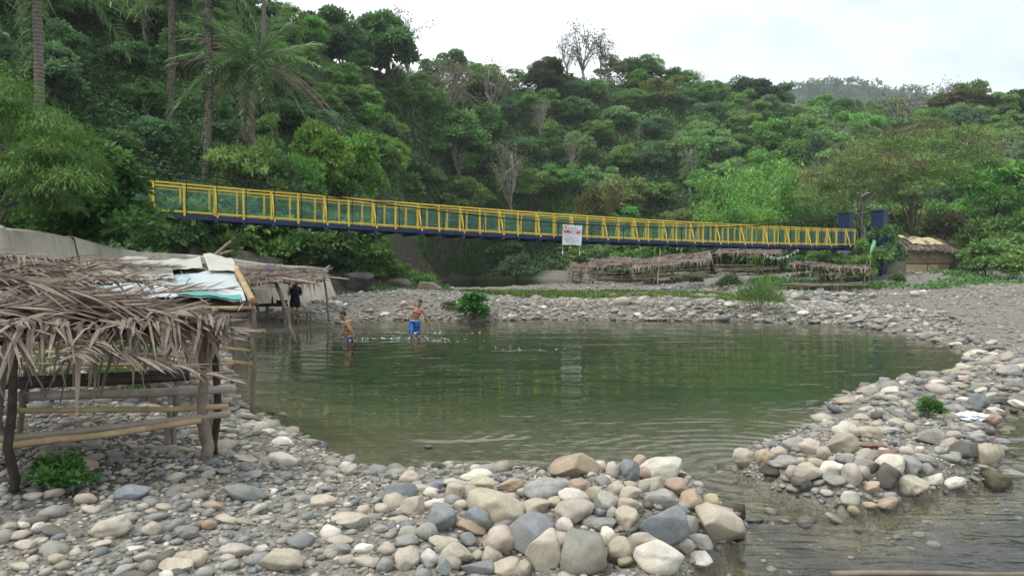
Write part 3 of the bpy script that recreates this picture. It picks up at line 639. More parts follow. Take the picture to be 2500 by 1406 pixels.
LEFT = """690 1078 62 30 w;690 1124 86 42 w;600 1122 70 20 t;325 1203 92 44 b;275 1287 115 58 t;600 1207 130 44 b;440 1100 64 26 t;130 1297 72 30 d;455 1300 72 44 b;370 1290 60 40 t;790 1228 76 44 t;860 1275 90 46 t1;660 1008 30 14 d;690 1012 26 12 w;545 1050 34 14 t;750 1262 40 28 b;575 1345 90 44 t;430 1385 100 50 t1;735 1322 80 44 b
690 1370 120 62 t1;480 1365 64 54 t;210 1220 60 36 t;80 1215 52 26 t;130 1210 60 30 t;500 1145 50 20 b;430 1165 56 26 t;225 1082 56 30 g;275 1110 44 16 t;215 1135 56 20 p;55 1286 40 20 w;140 1365 50 26 t;250 1330 60 20 t;355 1360 60 30 t;560 1385 60 30 g;300 1395 70 26 g;60 1330 60 26 t;20 1290 50 30 t;520 1235 56 26 p
620 1160 56 26 g;700 1165 40 18 b;810 1150 44 26 t;760 1200 40 20 t;650 1265 44 20 t;510 1285 44 34 p;640 1340 40 24 w;420 1345 40 18 t;330 1340 60 16 w;50 1385 60 24 t;590 990 34 18 g;560 1000 44 16 t;720 1100 30 14 t;610 1040 44 18 t;795 1010 34 10 g;1045 1092 26 14 g;700 1205 36 16 b;560 1270 60 20 t;220 1245 50 22 t;400 1240 50 20 t"""
for s in LEFT.replace("\n", ";").split(";"):
    px, py, wd, ht, k = s.split(); px, py, wd, ht = map(float, (px, py, wd, ht))
    wd *= .82; ht *= .82; wh = "under the near palm shelter" if px < 480 and py < 1150 else "on the pool shore near the shelter post" if py < 1140 else "on the cobbles before the near shelter" if py < 1250 else \
         "low on the cobble flat before the shelter" if px < 500 else "on the cobble flat before the heap"
    stone(px, py, wd, ht, k[0], wh, "stones of the near shore", len(k) > 1)
FARL = """632 818 34 16 y;592 814 26 12 w;660 770 20 10 w;805 742 30 18 t;772 736 26 16 t;826 746 26 18 w;775 722 24 16 t;985 742 18 14 t;1330 755 20 10 w;1560 770 24 12 w;1640 760 22 12 w;1900 745 26 12 w;2020 732 24 22 b1;2095 784 42 18 b1;2148 786 40 18 g;2268 820 44 18 g;2235 718 26 14 w;2252 714 20 12 w
2130 722 20 14 g;2380 828 44 14 g;2290 830 30 10 t;2420 838 30 12 w;2070 778 24 12 w;2180 795 24 12 t;2215 805 24 14 g;2330 842 34 10 w;1780 748 24 12 w;1500 760 22 10 g;1420 768 24 10 t;1250 772 22 10 w;1105 705 14 10 t;1060 700 20 12 t;880 716 18 10 t;900 760 24 10 g;940 770 22 10 w;1690 770 26 12 g;1960 770 28 12 w;2010 775 24 10 t;2250 760 30 10 w;2300 765 30 10 p"""
for s in FARL.replace("\n", ";").split(";"):
    px, py, wd, ht, k = s.split(); px, py, wd, ht = map(float, (px, py, wd, ht))
    wh = "at the water below the thatched wading hut" if px < 700 else "on the gravel bank behind the bathers" if px < 1150 else "on the far bar below the banner" if px < 1750 else "on the far bar by the grassy bush" if px < 2000 else "on the stony flat below the bamboo hut"
    stone(px, py, wd, ht, k[0], wh, "stones of the far bar", len(k) > 1)

# the rest of the stones, too many to count: one body of loose stones
PV = [stone_shape(2, 300 + k, .1 if k < 5 else .5) for k in range(8)]; PV1 = [stone_shape(1, 400 + k, .1) for k in range(6)]
def scatter(n, xs, ys, rad, dens=None, zlo=-.25, zhi=3.0, spread=.35):
    x, y = xs(n), ys(n); z = H(x, y); px, py = to_px(np.stack([x, np.maximum(y, .8), z], -1))
    ok = (px > -250) & (px < 2750) & (py < 1560) & (z > zlo) & (z < zhi) & (hill_t(x, y)[0] < .01) & (sdpoly(x, y, BANKP) < .15)
    if dens is not None: ok &= rng.random(n) < dens(x, y, z)
    x, y, z = x[ok], y[ok], z[ok]; r = rad(x, y) * np.exp(rng.normal(0, spread, len(x)))
    return x, y, z, r
def pebbles(sets):
    Vs, Fs, Cs = [], [], []; n0 = 0
    pal = np.array([SCOL[k] for k in "ttgggwbgtdgggt"])
    for (x, y, z, r), shapes in sets:
        kk = rng.integers(0, len(shapes), len(x))
        for k, (V, F) in enumerate(shapes):
            s = kk == k; m = s.sum()
            if not m: continue
            th = rng.uniform(0, 6.28, m); fl = rng.uniform(.28, .60, m); el = rng.uniform(.65, 1.0, m); tx = rng.normal(0, .18, m)
            W = V[None] * np.stack([r[s], r[s] * el, r[s] * fl], -1)[:, None]
            W = np.stack([W[..., 0], W[..., 1], W[..., 2] + tx[:, None] * W[..., 0]], -1)
            c_, s_ = np.cos(th)[:, None], np.sin(th)[:, None]
            W = np.stack([W[..., 0] * c_ - W[..., 1] * s_ + x[s][:, None], W[..., 0] * s_ + W[..., 1] * c_ + y[s][:, None], W[..., 2] + (z[s] + r[s] * fl * .35)[:, None]], -1)
            Vs.append(W.reshape(-1, 3)); Fs.append((F[None] + (n0 + np.arange(m) * len(V))[:, None, None]).reshape(-1, 3)); n0 += m * len(V)
            c = pal[rng.integers(0, len(pal), m)] * rng.uniform(.66, 1.04, (m, 1)); Cs.append(np.repeat(c, len(V), 0))
    return np.concatenate(Vs), np.concatenate(Fs), np.concatenate(Cs)
U = lambda a, b: (lambda n: rng.uniform(a, b, n))
near = scatter(30000, U(-7.5, 6.5), U(2.6, 9.6), lambda x, y: np.full(len(x), .022), lambda x, y, z: np.where(z < -.02, np.where((x > 1.2) & (y < 8.2), .12, .3), 1.0), spread=.5)
nearL = scatter(1700, U(-7.5, 6.5), U(2.8, 9.5), lambda x, y: np.full(len(x), .050), lambda x, y, z: np.where(z < 0, .12, .75), spread=.38)
midL = scatter(6000, U(-9, 11), U(8.5, 22), lambda x, y: .05 + .0022 * y, lambda x, y, z: np.where(z < -.03, .10, 1.0), zlo=-.15, spread=.4)
rgt = scatter(19000, U(5, 34), U(9, 46), lambda x, y: (.042 + .0018 * y) * np.where(x > 14 + (y - 22) * .38, .55, 1.0), lambda x, y, z: np.where(z < -.03, .06, np.where(x > 17 + (y - 27) * .2, .5, 1.0)), zlo=-.06, spread=.42)
bar_ = scatter(15000, U(-10, 17), U(25.5, 37), lambda x, y: np.where(x < -1, .052, .066), lambda x, y, z: np.where(z < -.03, .15, np.where((y > 33) & (x > -2), .35, 1.0)), zlo=-.1, spread=.42)
farr = scatter(6000, U(0, 40), U(44, 64), lambda x, y: np.full(len(x), .10), lambda x, y, z: np.where(z < .25, 1.0, .4), zlo=-.05, spread=.35)
V, F, C = pebbles([(near, PV1), (nearL, PV), (midL, PV1), (rgt, PV1), (bar_, PV1), (farr, PV1)])
peb = ob("loose_gravel", mk_mesh("loose_gravel", V, F, True, scol=C), M_PEB); stuff(peb, "countless loose pebbles and cobbles of the river bars", "gravel")
print("PEBBLE TRIS", len(F))
# ------------------------------------------------------------------ plants
def unit(v): return v / (np.linalg.norm(v, axis=-1, keepdims=True) + 1e-9)
def leaves(pos, d, nrm, ln, wd, fold=.25):
    d = unit(d); s = unit(np.cross(d, nrm)); u = np.cross(s, d); ln = np.asarray(ln)[:, None]; wd = np.asarray(wd)[:, None]
    a = pos; b = pos + d * ln; l = pos + d * ln * .45 + s * wd + u * wd * fold; r = pos + d * ln * .45 - s * wd + u * wd * fold
    V = np.stack([a, l, b, r], 1).reshape(-1, 3); k = np.arange(len(pos))[:, None] * 4
    return V, np.concatenate([k + [0, 2, 1], k + [0, 3, 2]], 0)
def rdir(n): return unit(rng.normal(size=(n, 3)))
def crown_pts(nc, rx, ry, rz, zc, lo=-.35, shell=.55):
    d = rdir(nc * 3); d = d[d[:, 2] > lo][:nc]; k = rng.uniform(shell ** 3, 1, len(d)) ** (1 / 3)
    return d * k[:, None] * [rx, ry, rz] + [0, 0, zc]
def crown_mesh(name, C, cr, nl, ln, wd, flat=.7, droop=.25, up=.5, tvar=.25, mixc=None):
    mb = MB(); per = nl // len(C)
    for c in C:
        r = cr * rng.uniform(.7, 1.25); d = rdir(per); d[:, 2] = np.abs(d[:, 2]) * .9 + d[:, 2] * .25; d = unit(d)
        pos = c + d * [1, 1, flat] * (r * rng.uniform(.55, 1.08, per))[:, None]
        dirn = d + rdir(per) * .7 - np.array([0, 0, droop]); nrm = np.array([0, 0, up]) + d * .6 + rdir(per) * .55
        V, F = leaves(pos, dirn, nrm, ln * rng.uniform(.6, 1.3, per), wd * rng.uniform(.6, 1.3, per))
        t = np.clip(rng.normal(.42, .10) + rng.normal(0, tvar * .6, per), 0, 1); mb.add(V, F, np.repeat(t, 4))
    return mb.mesh(name)
def wood_mesh(name, h, r, C, nlimb=6, lean=.2, twigs=0):
    mb = MB(); top = np.array([rng.normal(0, lean), rng.normal(0, lean), h])
    s = np.linspace(0, 1, 7)[:, None]; path = s * top + np.array([0, 0, -1.0]) * (1 - s) + np.concatenate([np.zeros((1, 3)), rng.normal(0, .03 * h, (5, 3)) * [1, 1, 0], np.zeros((1, 3))])
    add_tube(mb, path, np.linspace(r * 1.25, r * .45, 7), 7)
    idx = rng.choice(len(C), min(nlimb, len(C)), replace=False)
    for k in idx:
        i = rng.integers(2, 6); a = path[i]; b = C[k]; m = (a + b) / 2 + np.array([0, 0, .12 * np.linalg.norm(b - a)]) + rng.normal(0, .1, 3)
        sv = np.linspace(0, 1, 5)[:, None]; pts = (1 - sv) ** 2 * a + 2 * sv * (1 - sv) * m + sv ** 2 * b
        add_tube(mb, pts, np.linspace(r * .45, r * .10, 5), 5)
        for _ in range(twigs):
            e = b + rdir(1)[0] * [1, 1, .7] * rng.uniform(.5, 1.3); st = pts[rng.integers(2, 5)]
            add_tube(mb, np.linspace(st, e, 4) + rng.normal(0, .04, (4, 3)), np.linspace(r * .12, r * .03, 4), 4)
    return mb.mesh(name, True)
KIND = {}
def proto(key, n, f): KIND[key] = [f(k) for k in range(n)]
def pr_round(k):     # dense broadleaf, crown about 3.2 m in radius, unit tree of 8 m
    C = np.concatenate([crown_pts(32, 2.9, 2.9, 2.6, 4.9, -.5), crown_pts(8, 1.4, 1.4, 1.4, 5.0, -1)])
    return wood_mesh("trunk", 5.2, .22, C, 7), crown_mesh("crown", C, .9, 6200, .42, .12, .75, .3, .35)
def pr_feather(k):   # layered pads of fine leaf
    C = crown_pts(34, 3.2, 3.2, 2.4, 5.0, -.6, .4); C[:, 2] += rng.normal(0, .3, len(C))
    return wood_mesh("trunk", 5.0, .17, C, 9), crown_mesh("crown", C, .82, 6400, .42, .075, .5, .45, .45)
def pr_tall(k):
    C = crown_pts(24, 1.7, 1.7, 3.6, 5.2, -.9, .5)
    return wood_mesh("trunk", 7.5, .2, C, 8), crown_mesh("crown", C, .85, 4600, .38, .10, .8, .4)
def pr_shrub(k):
    C = crown_pts(16, 1.5, 1.5, 1.3, 1.2, -.3, .3)
    return wood_mesh("trunk", 1.2, .07, C, 7), crown_mesh("crown", C, .62, 3200, .30, .085, .8, .35)
def pr_bare(k):      # nearly bare skyline tree
    C = crown_pts(26, 2.4, 2.4, 3.0, 6.0, -.7, .5)
    mb = MB(); n = 520; c = C[rng.integers(0, len(C), n)] + rng.normal(0, .42, (n, 3)); V, F = leaves(c, rdir(n), rdir(n), rng.uniform(.14, .34, n), rng.uniform(.05, .11, n)); mb.add(V, F, rng.uniform(0, .5, n * 4))
    return wood_mesh("trunk", 7.4, .17, C, 26, .25, 4), mb.mesh("crown")
def pr_bamboo(k):    # clump of culms that arch outwards with plumes of narrow leaves
    mb = MB(); lb = MB()
    for c in range(17):
        a = rng.uniform(0, 6.28); h = rng.uniform(6, 10); o = rng.uniform(.6, 2.6); s = np.linspace(0, 1, 9)[:, None]
        d = np.array([math.cos(a), math.sin(a), 0]); pts = d * (.25 + o * s ** 2.2) + np.array([0, 0, 1]) * (h * (s - .16 * s ** 4)) + [0, 0, -.3]
        add_tube(mb, pts, np.linspace(.05, .012, 9), 5)
        n = 330; t = rng.beta(2.4, 1.3, n); p = np.stack([np.interp(t, s[:, 0], pts[:, j]) for j in range(3)], 1) + rdir(n) * rng.uniform(.1, .95, n)[:, None] * [1, 1, .8]
        dr = rdir(n) * [1, 1, .5] - [0, 0, .55] + d * .3; V, F = leaves(p, dr, np.array([0, 0, 1.]) + rdir(n) * .5, rng.uniform(.28, .55, n), rng.uniform(.03, .055, n)); lb.add(V, F, np.repeat(np.clip(rng.normal(.5 + .1 * math.sin(c), .15, n), 0, 1), 4))
    return mb.mesh("culms", True), lb.mesh("foliage")
def pr_pod(k):       # wide tree of very fine leaf
    C = crown_pts(60, 3.6, 3.6, 2.3, 5.0, -.45, .45); C[:, 2] += rng.normal(0, .25, len(C))
    return wood_mesh("trunk", 4.6, .10, C, 12), crown_mesh("crown", C, .72, 15000, .20, .032, .45, .3, .6)
proto("pod", 2, pr_pod); proto("round", 4, pr_round); proto("feather", 4, pr_feather); proto("tall", 3, pr_tall); proto("shrub", 4, pr_shrub); proto("bare", 4, pr_bare); proto("bamboo", 3, pr_bamboo)
def plant(key, name, loc, s, rz, color, label, cat, group, sz=1.0, v=None, bark=M_BARK, lean=(0, 0)):
    tr, cr = KIND[key][rng.integers(0, len(KIND[key])) if v is None else v]
    e = empty(name, loc, rz); e.scale = (s, s, s * sz); e.rotation_euler = (lean[0], lean[1], rz)
    ob("culms" if key == "bamboo" else "trunk", tr, bark, e); c = ob("foliage" if key == "bamboo" else "crown", cr, M_LEAF, e); c.color = (*color, 1)
    tag(e, label, cat, group, at=np.array(loc) + [0, 0, 4 * s]); return e
M_CULM = mat("bamboo_culm", b_wood, c0=(.10, .13, .05), c1=(.22, .24, .11))
GREEN = dict(dark=(0.083, 0.178, 0.073), deep=(0.129, 0.264, 0.094), mid=(0.208, 0.376, 0.109), bright=(0.2, 0.44, 0.095), pale=(0.272, 0.442, 0.176), olive=(0.265, 0.337, 0.121), blue=(0.15, 0.291, 0.146), lime=(0.22, 0.42, 0.075), brown=(0.272, 0.198, 0.121))
# specific trees of the hillside --------------------------------------------------------------
FIX = []
def top_tree(key, px, pytop, d, hh, color, name, label, cat, group=None, sz=1.0, v=None, bark=M_BARK, wide=1.0, pyb=None):
    """stand a tree of unit height hh so that its top reaches the picture row"""
    p = P(px, pytop, d); z = Hs(p[0], p[1]) - .2; sk = 1.9 if key == 'round' else .6 if key in ('feather', 'tall') else 0; s = min(max((p[2] - z) / (hh - sk), .3), 1.6 if key != 'shrub' else 1.3); z -= sk * s
    e = plant(key, name, (p[0], p[1], z), s * wide, rng.uniform(0, 6.28), color, label, cat, group, sz / wide, v, bark)
    FIX.append((p[0], p[1], s * 2.2)); return e
top_tree("bare", 993, 14, 104, 9.2, GREEN["brown"], "bare_tree", "tall nearly bare pale tree on the ridge beside a round dark tree", "tree", None, 1, 0, M_BARKP)
top_tree("bare", 1085, 78, 110, 9.2, GREEN["brown"], "bare_tree", "thin bare tree behind the dome shaped ridge tree", "tree", None, 1, 1, M_BARKP)
top_tree("bare", 1130, 84, 113, 9.2, GREEN["brown"], "bare_tree", "thin bare tree leaning away from the dome shaped ridge tree", "tree", None, 1, 2, M_BARKP)
top_tree("bare", 1425, 42, 134, 9.2, (.085, .09, .055), "bare_tree", "large airy half bare tree crowning the middle ridge", "tree", None, 1, 3, M_BARKP, 1.25)
top_tree("bare", 1385, 85, 132, 9.2, (.085, .09, .055), "bare_tree", "lower half bare tree leaning from the airy ridge tree", "tree", None, 1, 0, M_BARKP)
top_tree("bare", 1470, 70, 136, 9.2, (.085, .09, .055), "bare_tree", "half bare tree with dark twigs against the white sky", "tree", None, 1, 2, M_BARK)
top_tree("bare", 1704, 168, 146, 9.2, GREEN["brown"], "bare_tree", "small grey leafless tree alone on the ridge line", "tree", None, 1, 1, M_BARKP)
top_tree("bare", 2322, 184, 150, 9.2, GREEN["brown"], "bare_tree", "spindly leafless tree standing before the blue far hill", "tree", None, 1, 2, M_BARKP)
top_tree("bare", 2200, 200, 135, 9.2, (.16, .14, .08), "bare_tree", "wide pale brown thin leaved tree above the pod tree", "tree", None, 1, 3, M_BARKP, 1.3)
top_tree("bare", 1200, 140, 118, 9.2, GREEN["brown"], "bare_tree", "grey twiggy tree behind the dip of the ridge", "tree", None, 1, 0, M_BARKP)
top_tree("bare", 1235, 160, 122, 9.2, GREEN["brown"], "bare_tree", "low grey twiggy tree in the dip of the ridge", "tree", None, 1, 3, M_BARKP)
top_tree("round", 925, 45, 97, 7.8, GREEN["deep"], "round_tree", "tall round dark tree standing highest on the ridge by the bare tree", "tree", None, 1.1)
top_tree("round", 1105, 124, 108, 7.8, GREEN["mid"], "round_tree", "smooth dome shaped tree alone on the grassy ridge", "tree", None, 1.05)
top_tree("round", 835, 60, 88, 7.8, GREEN["dark"], "round_tree", "big dark tree on the ridge shoulder behind the coconut palm", "tree", None, 1.0)
top_tree("round", 800, 28, 90, 7.8, GREEN["dark"], "round_tree", "dark peaked tree against the sky behind the coconut palm", "tree", None, 1.0)
top_tree("round", 1565, 122, 140, 7.8, GREEN["dark"], "round_tree", "dark spreading tree on the ridge just past the half bare trees", "tree", None, .8, None, M_BARK, 1.2)
top_tree("round", 1640, 168, 142, 7.8, GREEN["dark"], "round_tree", "dark round tree on the ridge above the bamboo grove", "tree")
top_tree("round", 1850, 186, 150, 7.8, (.045, .06, .035), "round_tree", "brownish dark tree poking above the ridge by the blue far hill", "tree")
top_tree("round", 1805, 192, 150, 7.8, GREEN["dark"], "round_tree", "small dark ridge tree beside the brownish one", "tree")
top_tree("round", 2400, 205, 140, 7.8, (.05, .055, .03), "round_tree", "dark flat topped tree on the ridge above the bamboo hut", "tree", None, .8, None, M_BARK, 1.5)
top_tree("round", 2490, 202, 138, 7.8, (.05, .055, .03), "round_tree", "dark flat topped ridge tree cut by the picture edge", "tree", None, .8, None, M_BARK, 1.3)
top_tree("feather", 2330, 222, 140, 6.6, (.15, .12, .05), "feathery_tree", "yellow brown feathery tree on the ridge above the hut", "tree", None, .9, None, M_BARK, 1.2)
top_tree("round", 1340, 148, 128, 7.8, (.06, .075, .04), "round_tree", "greyish tree under the airy ridge tree", "tree")
for k, (px, py, d, wh) in enumerate(((1800, 335, 80, "tallest plume of the grove"), (1895, 305, 84, "topmost plume of the grove"), (1905, 375, 76, "dense front plume of the grove"), (1985, 350, 82, "outer plume nearest the pod tree"), (1770, 460, 74, "low arching clump at the grove foot"), (1840, 430, 72, "middle clump of the grove"), (1850, 480, 66, "small pale tuft above the bridge rail"), (1960, 430, 78, "shaded inner clump of the grove"))):
    top_tree("bamboo", px, py, d, 8.6, GREEN["bright"] if k not in (6, 7) else GREEN["lime" if k == 6 else "mid"], "bamboo_clump", "bright green arching bamboo, " + wh, "bamboo", "bamboo grove on the slope", 1, k % 3, M_CULM, 1.1 if k < 6 else .8)
top_tree("feather", 1462, 432, 88, 6.6, (.19, .19, .055), "flowering_tree", "small yellow flowering tree above the banner", "tree", None, 1.0, None, M_BARK, .55)
top_tree("shrub", 1262, 462, 92, 2.6, (.12, .21, .13), "broadleaf_plant", "pale broad leaved plant catching light above the bridge", "plant", None, 1.2)
# the large pod tree by the blue towers
pt = top_tree("pod", 2240, 285, 66, 6.8, GREEN["mid"], "pod_tree", "wide feathery tree hung with brown pods beside the blue towers", "tree", None, 1.15, 0, M_BARK, 1.2)
mb = MB(); n = 900; C = crown_pts(24, 3.9, 3.9, 1.9, 5.8, .0, .75); c = C[rng.integers(0, len(C), n)] + rng.normal(0, .26, (n, 3)) * [1.4, 1.4, .7]
V, F = leaves(c, rdir(n) * .4 - [0, 0, 1.], rdir(n), rng.uniform(.14, .26, n), rng.uniform(.03, .05, n)); mb.add(V, F, rng.uniform(.2, .7, n * 4)); q = mb.obj("pods", M_LEAF, pt); q.color = (.17, .11, .085, 1); POD = q.data
pt2 = top_tree("pod", 2105, 400, 64, 6.6, GREEN["olive"], "pod_tree", "smaller pinkish pod tree leaning toward the bamboo grove", "tree", None, 1.0, 1, M_BARKP, 1.0)
q = ob("pods", POD, M_LEAF, pt2); q.color = (.20, .13, .09, 1)
top_tree("feather", 2440, 372, 70, 6.6, GREEN["bright"], "feathery_tree", "light green feathery tree behind the bamboo hut", "tree", None, 1, None, M_BARK, .9)
for k, (px, py, d, wh) in enumerate(((1245, 330, 104, "above the footbridge middle"), (1400, 330, 112, "amid the crowns over the banner"), (1560, 300, 120, "high over the thatched row"), (1690, 330, 108, "beside the bamboo plumes"), (1320, 230, 118, "just under the ridge dip"), (2060, 290, 118, "below the blue far hill"), (2290, 300, 112, "behind the pod tree crown"), (2460, 300, 100, "at the valley edge above the bushes"), (1120, 330, 106, "in the gully under the dome tree"), (1820, 250, 132, "high beyond the bamboo grove"))):
    top_tree("bare", px, py, d, 9.2, GREEN["olive"], "pale_tree", "pale trunked thin tree " + wh, "tree", "pale trunked trees of the slope", 1, k % 4, M_BARKP, .8)
# the wood that covers the slopes --------------------------------------------------------------
ZN = [(-9e9, "over the concrete wall"), (330, "behind the coconut palm"), (800, "above the bathers"), (1080, "beyond the back channel"), (1300, "above the banner"), (1520, "above the thatched shelters"), (1740, "by the bamboo grove"), (2040, "by the blue towers"), (2190, "behind the bamboo hut"), (2380, "at the valley bend")]
def zone(px):
    r = ZN[0][1]
    for a, b in ZN:
        if px >= a: r = b
    return r
cand = 0; placed = []
fx = np.array(FIX)
r2 = np.random.default_rng(5)
LOOK = {"round": "rounded", "feather": "feathery", "tall": "slender", "shrub": "bushy"}
GN = {"dark": "dark green", "deep": "deep green", "mid": "green", "bright": "bright green", "pale": "pale green", "olive": "olive", "blue": "bluish green", "lime": "yellow green"}
for it in range(14000):
    px = r2.uniform(-260, 2760); u = r2.uniform(.0, 1.04)
    f, rg = np.interp(px, HPX, HFOOT), np.interp(px, HPX, HRIDG); d = f + u * (rg - f)
    x, y = (px - 1250) / FPX * d, d
    nearh = px < 960
    gap = (3.1 if nearh else 4.6) * (1 + .1 * u)
    if any((x - a) ** 2 + (y - b) ** 2 < gap * gap for a, b, *_ in placed): continue
    if len(fx) and ((((x - fx[:, 0]) ** 2 + (y - fx[:, 1]) ** 2) < 4.0).any()): continue
    if sdpoly(np.array([x]), np.array([y]), SCAR)[0] > -2.5 and Hs(x, y) < 9: continue
    if 945 < px < 1170 and Hs(x, y) < 5: continue
    # grassy clearing on the ridge by the bare tree
    if 940 < px < 1090 and u > .55 and r2.random() < .75: continue
    placed.append((x, y, px, u))
    if len(placed) >= 400: break
for x, y, px, u in placed:
    nearh = px < 960; k = r2.random()
    key = ("round" if k < .30 else "feather" if k < .58 else "shrub" if k < .9 else "tall") if nearh else ("round" if k < .36 else "feather" if k < .80 else "tall" if k < .92 else "shrub")
    g = fbm(np.array([x * .05]), np.array([y * .05]), 77)[0] * 2 + r2.normal(0, .35)
    if nearh: gk = "dark" if g < -.3 else "deep" if g < .05 else "blue" if g < .3 else "mid" if g < .75 else "bright"
    else: gk = "deep" if g < -.45 else "blue" if g < -.2 else "mid" if g < .2 else "pale" if g < .42 else "olive" if g < .55 else "bright"
    if 700 < px < 960 and u < .5 and r2.random() < .5: gk = "bright" if r2.random() < .6 else "lime"
    s = r2.uniform(.46, .72) if nearh else r2.uniform(.80, 1.22)
    if key == "shrub": s *= 1.75
    if u > .9: s *= .95
    z = Hs(x, y) - .3 - (0 if key == 'shrub' else 1.7 * s)
    lv = "low down" if u < .25 else "halfway up" if u < .6 else "high up" if u < .86 else "on the ridge"
    plant(key, {"round": "round_tree", "feather": "feathery_tree", "tall": "slender_tree", "shrub": "hill_shrub"}[key], (x, y, z), s, r2.uniform(0, 6.28), GREEN[gk], f"{GN[gk]} {LOOK[key]} {'shrub' if key == 'shrub' else 'tree'} {lv} {zone(px)}", "shrub" if key == "shrub" else "tree", "trees of the wooded hillside", r2.uniform(.9, 1.15), None, M_BARK if r2.random() < .75 else M_BARKP)
print("TREES", len(placed))
# trees that cling to the steep gully between the near and the far slope
gr = np.random.default_rng(8); gk_ = 0
for py in range(250, 540, 44):
    for px in range(905, 1200, 40):
        p = hit(px + gr.uniform(-16, 16), py + gr.uniform(-18, 18))
        if p[1] > 118 or p[2] < 6 or sdpoly(p[:1], p[1:2], SCAR)[0] > -2 or any((p[0] - a) ** 2 + (p[1] - b) ** 2 < 5 for a, b, *_ in placed): continue
        key = "round" if gr.random() < .35 else "feather" if gr.random() < .5 else "shrub"; s = gr.uniform(.45, .72) * (1.8 if key == "shrub" else 1); cl = ("mid", "bright", "deep", "pale", "olive", "mid")[gr.integers(0, 6)]
        lv = "high in the gully" if py < 340 else "midway down the gully" if py < 440 else "at the gully foot"
        placed.append((p[0], p[1], px, 0)); gk_ += 1
        plant(key, {"round": "round_tree", "feather": "feathery_tree", "shrub": "hill_shrub"}[key], (p[0], p[1], p[2] - (.3 if key == "shrub" else 1.6 * s)), s, gr.uniform(0, 6.28), GREEN[cl], f"{GN[cl]} {LOOK[key]} {'shrub' if key == 'shrub' else 'tree'} {lv} above the earth slope", "shrub" if key == "shrub" else "tree", "trees of the gully", gr.uniform(.9, 1.15))
# undergrowth that covers the slopes between the trees
def undergrowth(name, n, pxr, ur, ln, wd, thick, color, label):
    px = rng.uniform(*pxr, n); u = rng.uniform(*ur, n) ; f, rg = np.interp(px, HPX, HFOOT), np.interp(px, HPX, HRIDG); y = f + u * (rg - f); x = (px - 1250) / FPX * y
    z = H(x, y); th = thick * (.25 + 1.1 * np.clip(.5 + 1.6 * fbm(x * .35, y * .35, 51, 3), 0, 1))
    ok = ~((sdpoly(x, y, SCAR) > -.3) & (z < 9)) & (z > .1); x, y, z, th = x[ok], y[ok], z[ok], th[ok]; n = len(x)
    pos = np.stack([x, y, z + th * rng.uniform(.15, 1, n)], -1); dr = rdir(n) - [0, .25, .15]; nr = np.array([0, -.3, 1.]) + rdir(n) * .6
    V, F = leaves(pos, dr, nr, ln * rng.uniform(.6, 1.4, n), wd * rng.uniform(.6, 1.4, n))
    t = np.clip(.35 + fbm(x * .2, y * .2, 61, 3) * .9 + rng.normal(0, .14, n), 0, 1); mb = MB().add(V, F, np.repeat(t, 4)); o = mb.obj(name, M_LEAF); o.color = (*color, 1); stuff(o, label, "undergrowth"); return o
undergrowth("undergrowth", 130000, (960, 2760), (-.03, 1.1), .46, .12, 1.7, (.155, .29, .105), "dense undergrowth between the trees of the far slope")
undergrowth("undergrowth", 80000, (-300, 1000), (-.05, .85), .30, .085, 1.3, (.115, .235, .088), "dense undergrowth of the steep near slope")
def blades(name, P3, hgt, wd, color, label, lean=.35, cat="grass"):
    n = len(P3); lean = lean * rng.uniform(.4, 2.6, n); a = rng.uniform(0, 6.28, n); h = hgt * rng.uniform(.5, 1.25, n); d = np.stack([np.cos(a), np.sin(a), np.zeros(n)], -1); s = np.stack([-np.sin(a), np.cos(a), np.zeros(n)], -1) * (wd * rng.uniform(.7, 1.3, n))[:, None]
    m = P3 + d * (h * lean * .35)[:, None] + np.array([0, 0, 1]) * (h * .6)[:, None]; t = P3 + d * (h * lean * rng.uniform(.6, 1.6, n))[:, None] + np.array([0, 0, 1]) * (h * rng.uniform(.75, 1, n))[:, None]
    V = np.stack([P3 - s, P3 + s, m + s * .7, m - s * .7, t], 1).reshape(-1, 3); k = np.arange(n)[:, None] * 5
    mb = MB().add(V, k + [0, 1, 2, 3], np.repeat(np.clip(rng.normal(.45, .2, n), 0, 1), 5)); mb.T.append(k + [3, 2, 4]); o = mb.obj(name, M_LEAF); o.color = (*color, 1); stuff(o, label, cat); return o
def in_poly(poly, n, clump=0):
    lo, hi = poly.min(0), poly.max(0); q = rng.uniform(lo, hi, (n * 3, 2)); q = q[sdpoly(q[:, 0], q[:, 1], poly) > 0]
    if clump: q = q[fbm(q[:, 0] * clump, q[:, 1] * clump, 91, 3) > rng.uniform(-.14, .18, len(q))]
    q = q[:n]; z = H(q[:, 0], q[:, 1]); k = z > .03; return np.concatenate([q[k], z[k][:, None] - .02], 1)
# tall grass along the back channel, and on the ridge clearing
q = np.array([P(px, 0, d)[:2] for px, d in ((1090, 97), (1250, 101), (1400, 100), (1500, 97), (1500, 106), (1300, 112), (1120, 106))]); blades("tall_grass", in_poly(q, 9000), 2.1, .05, (.085, .16, .04), "tall reedy grass along the far side of the back channel")
q = np.array([P(px, 0, d)[:2] for px, d in ((935, 80), (1090, 92), (1110, 112), (940, 106))]); blades("ridge_grass", in_poly(q, 7000), 1.3, .06, (.085, .125, .05), "pale grass of the clearing on the ridge")
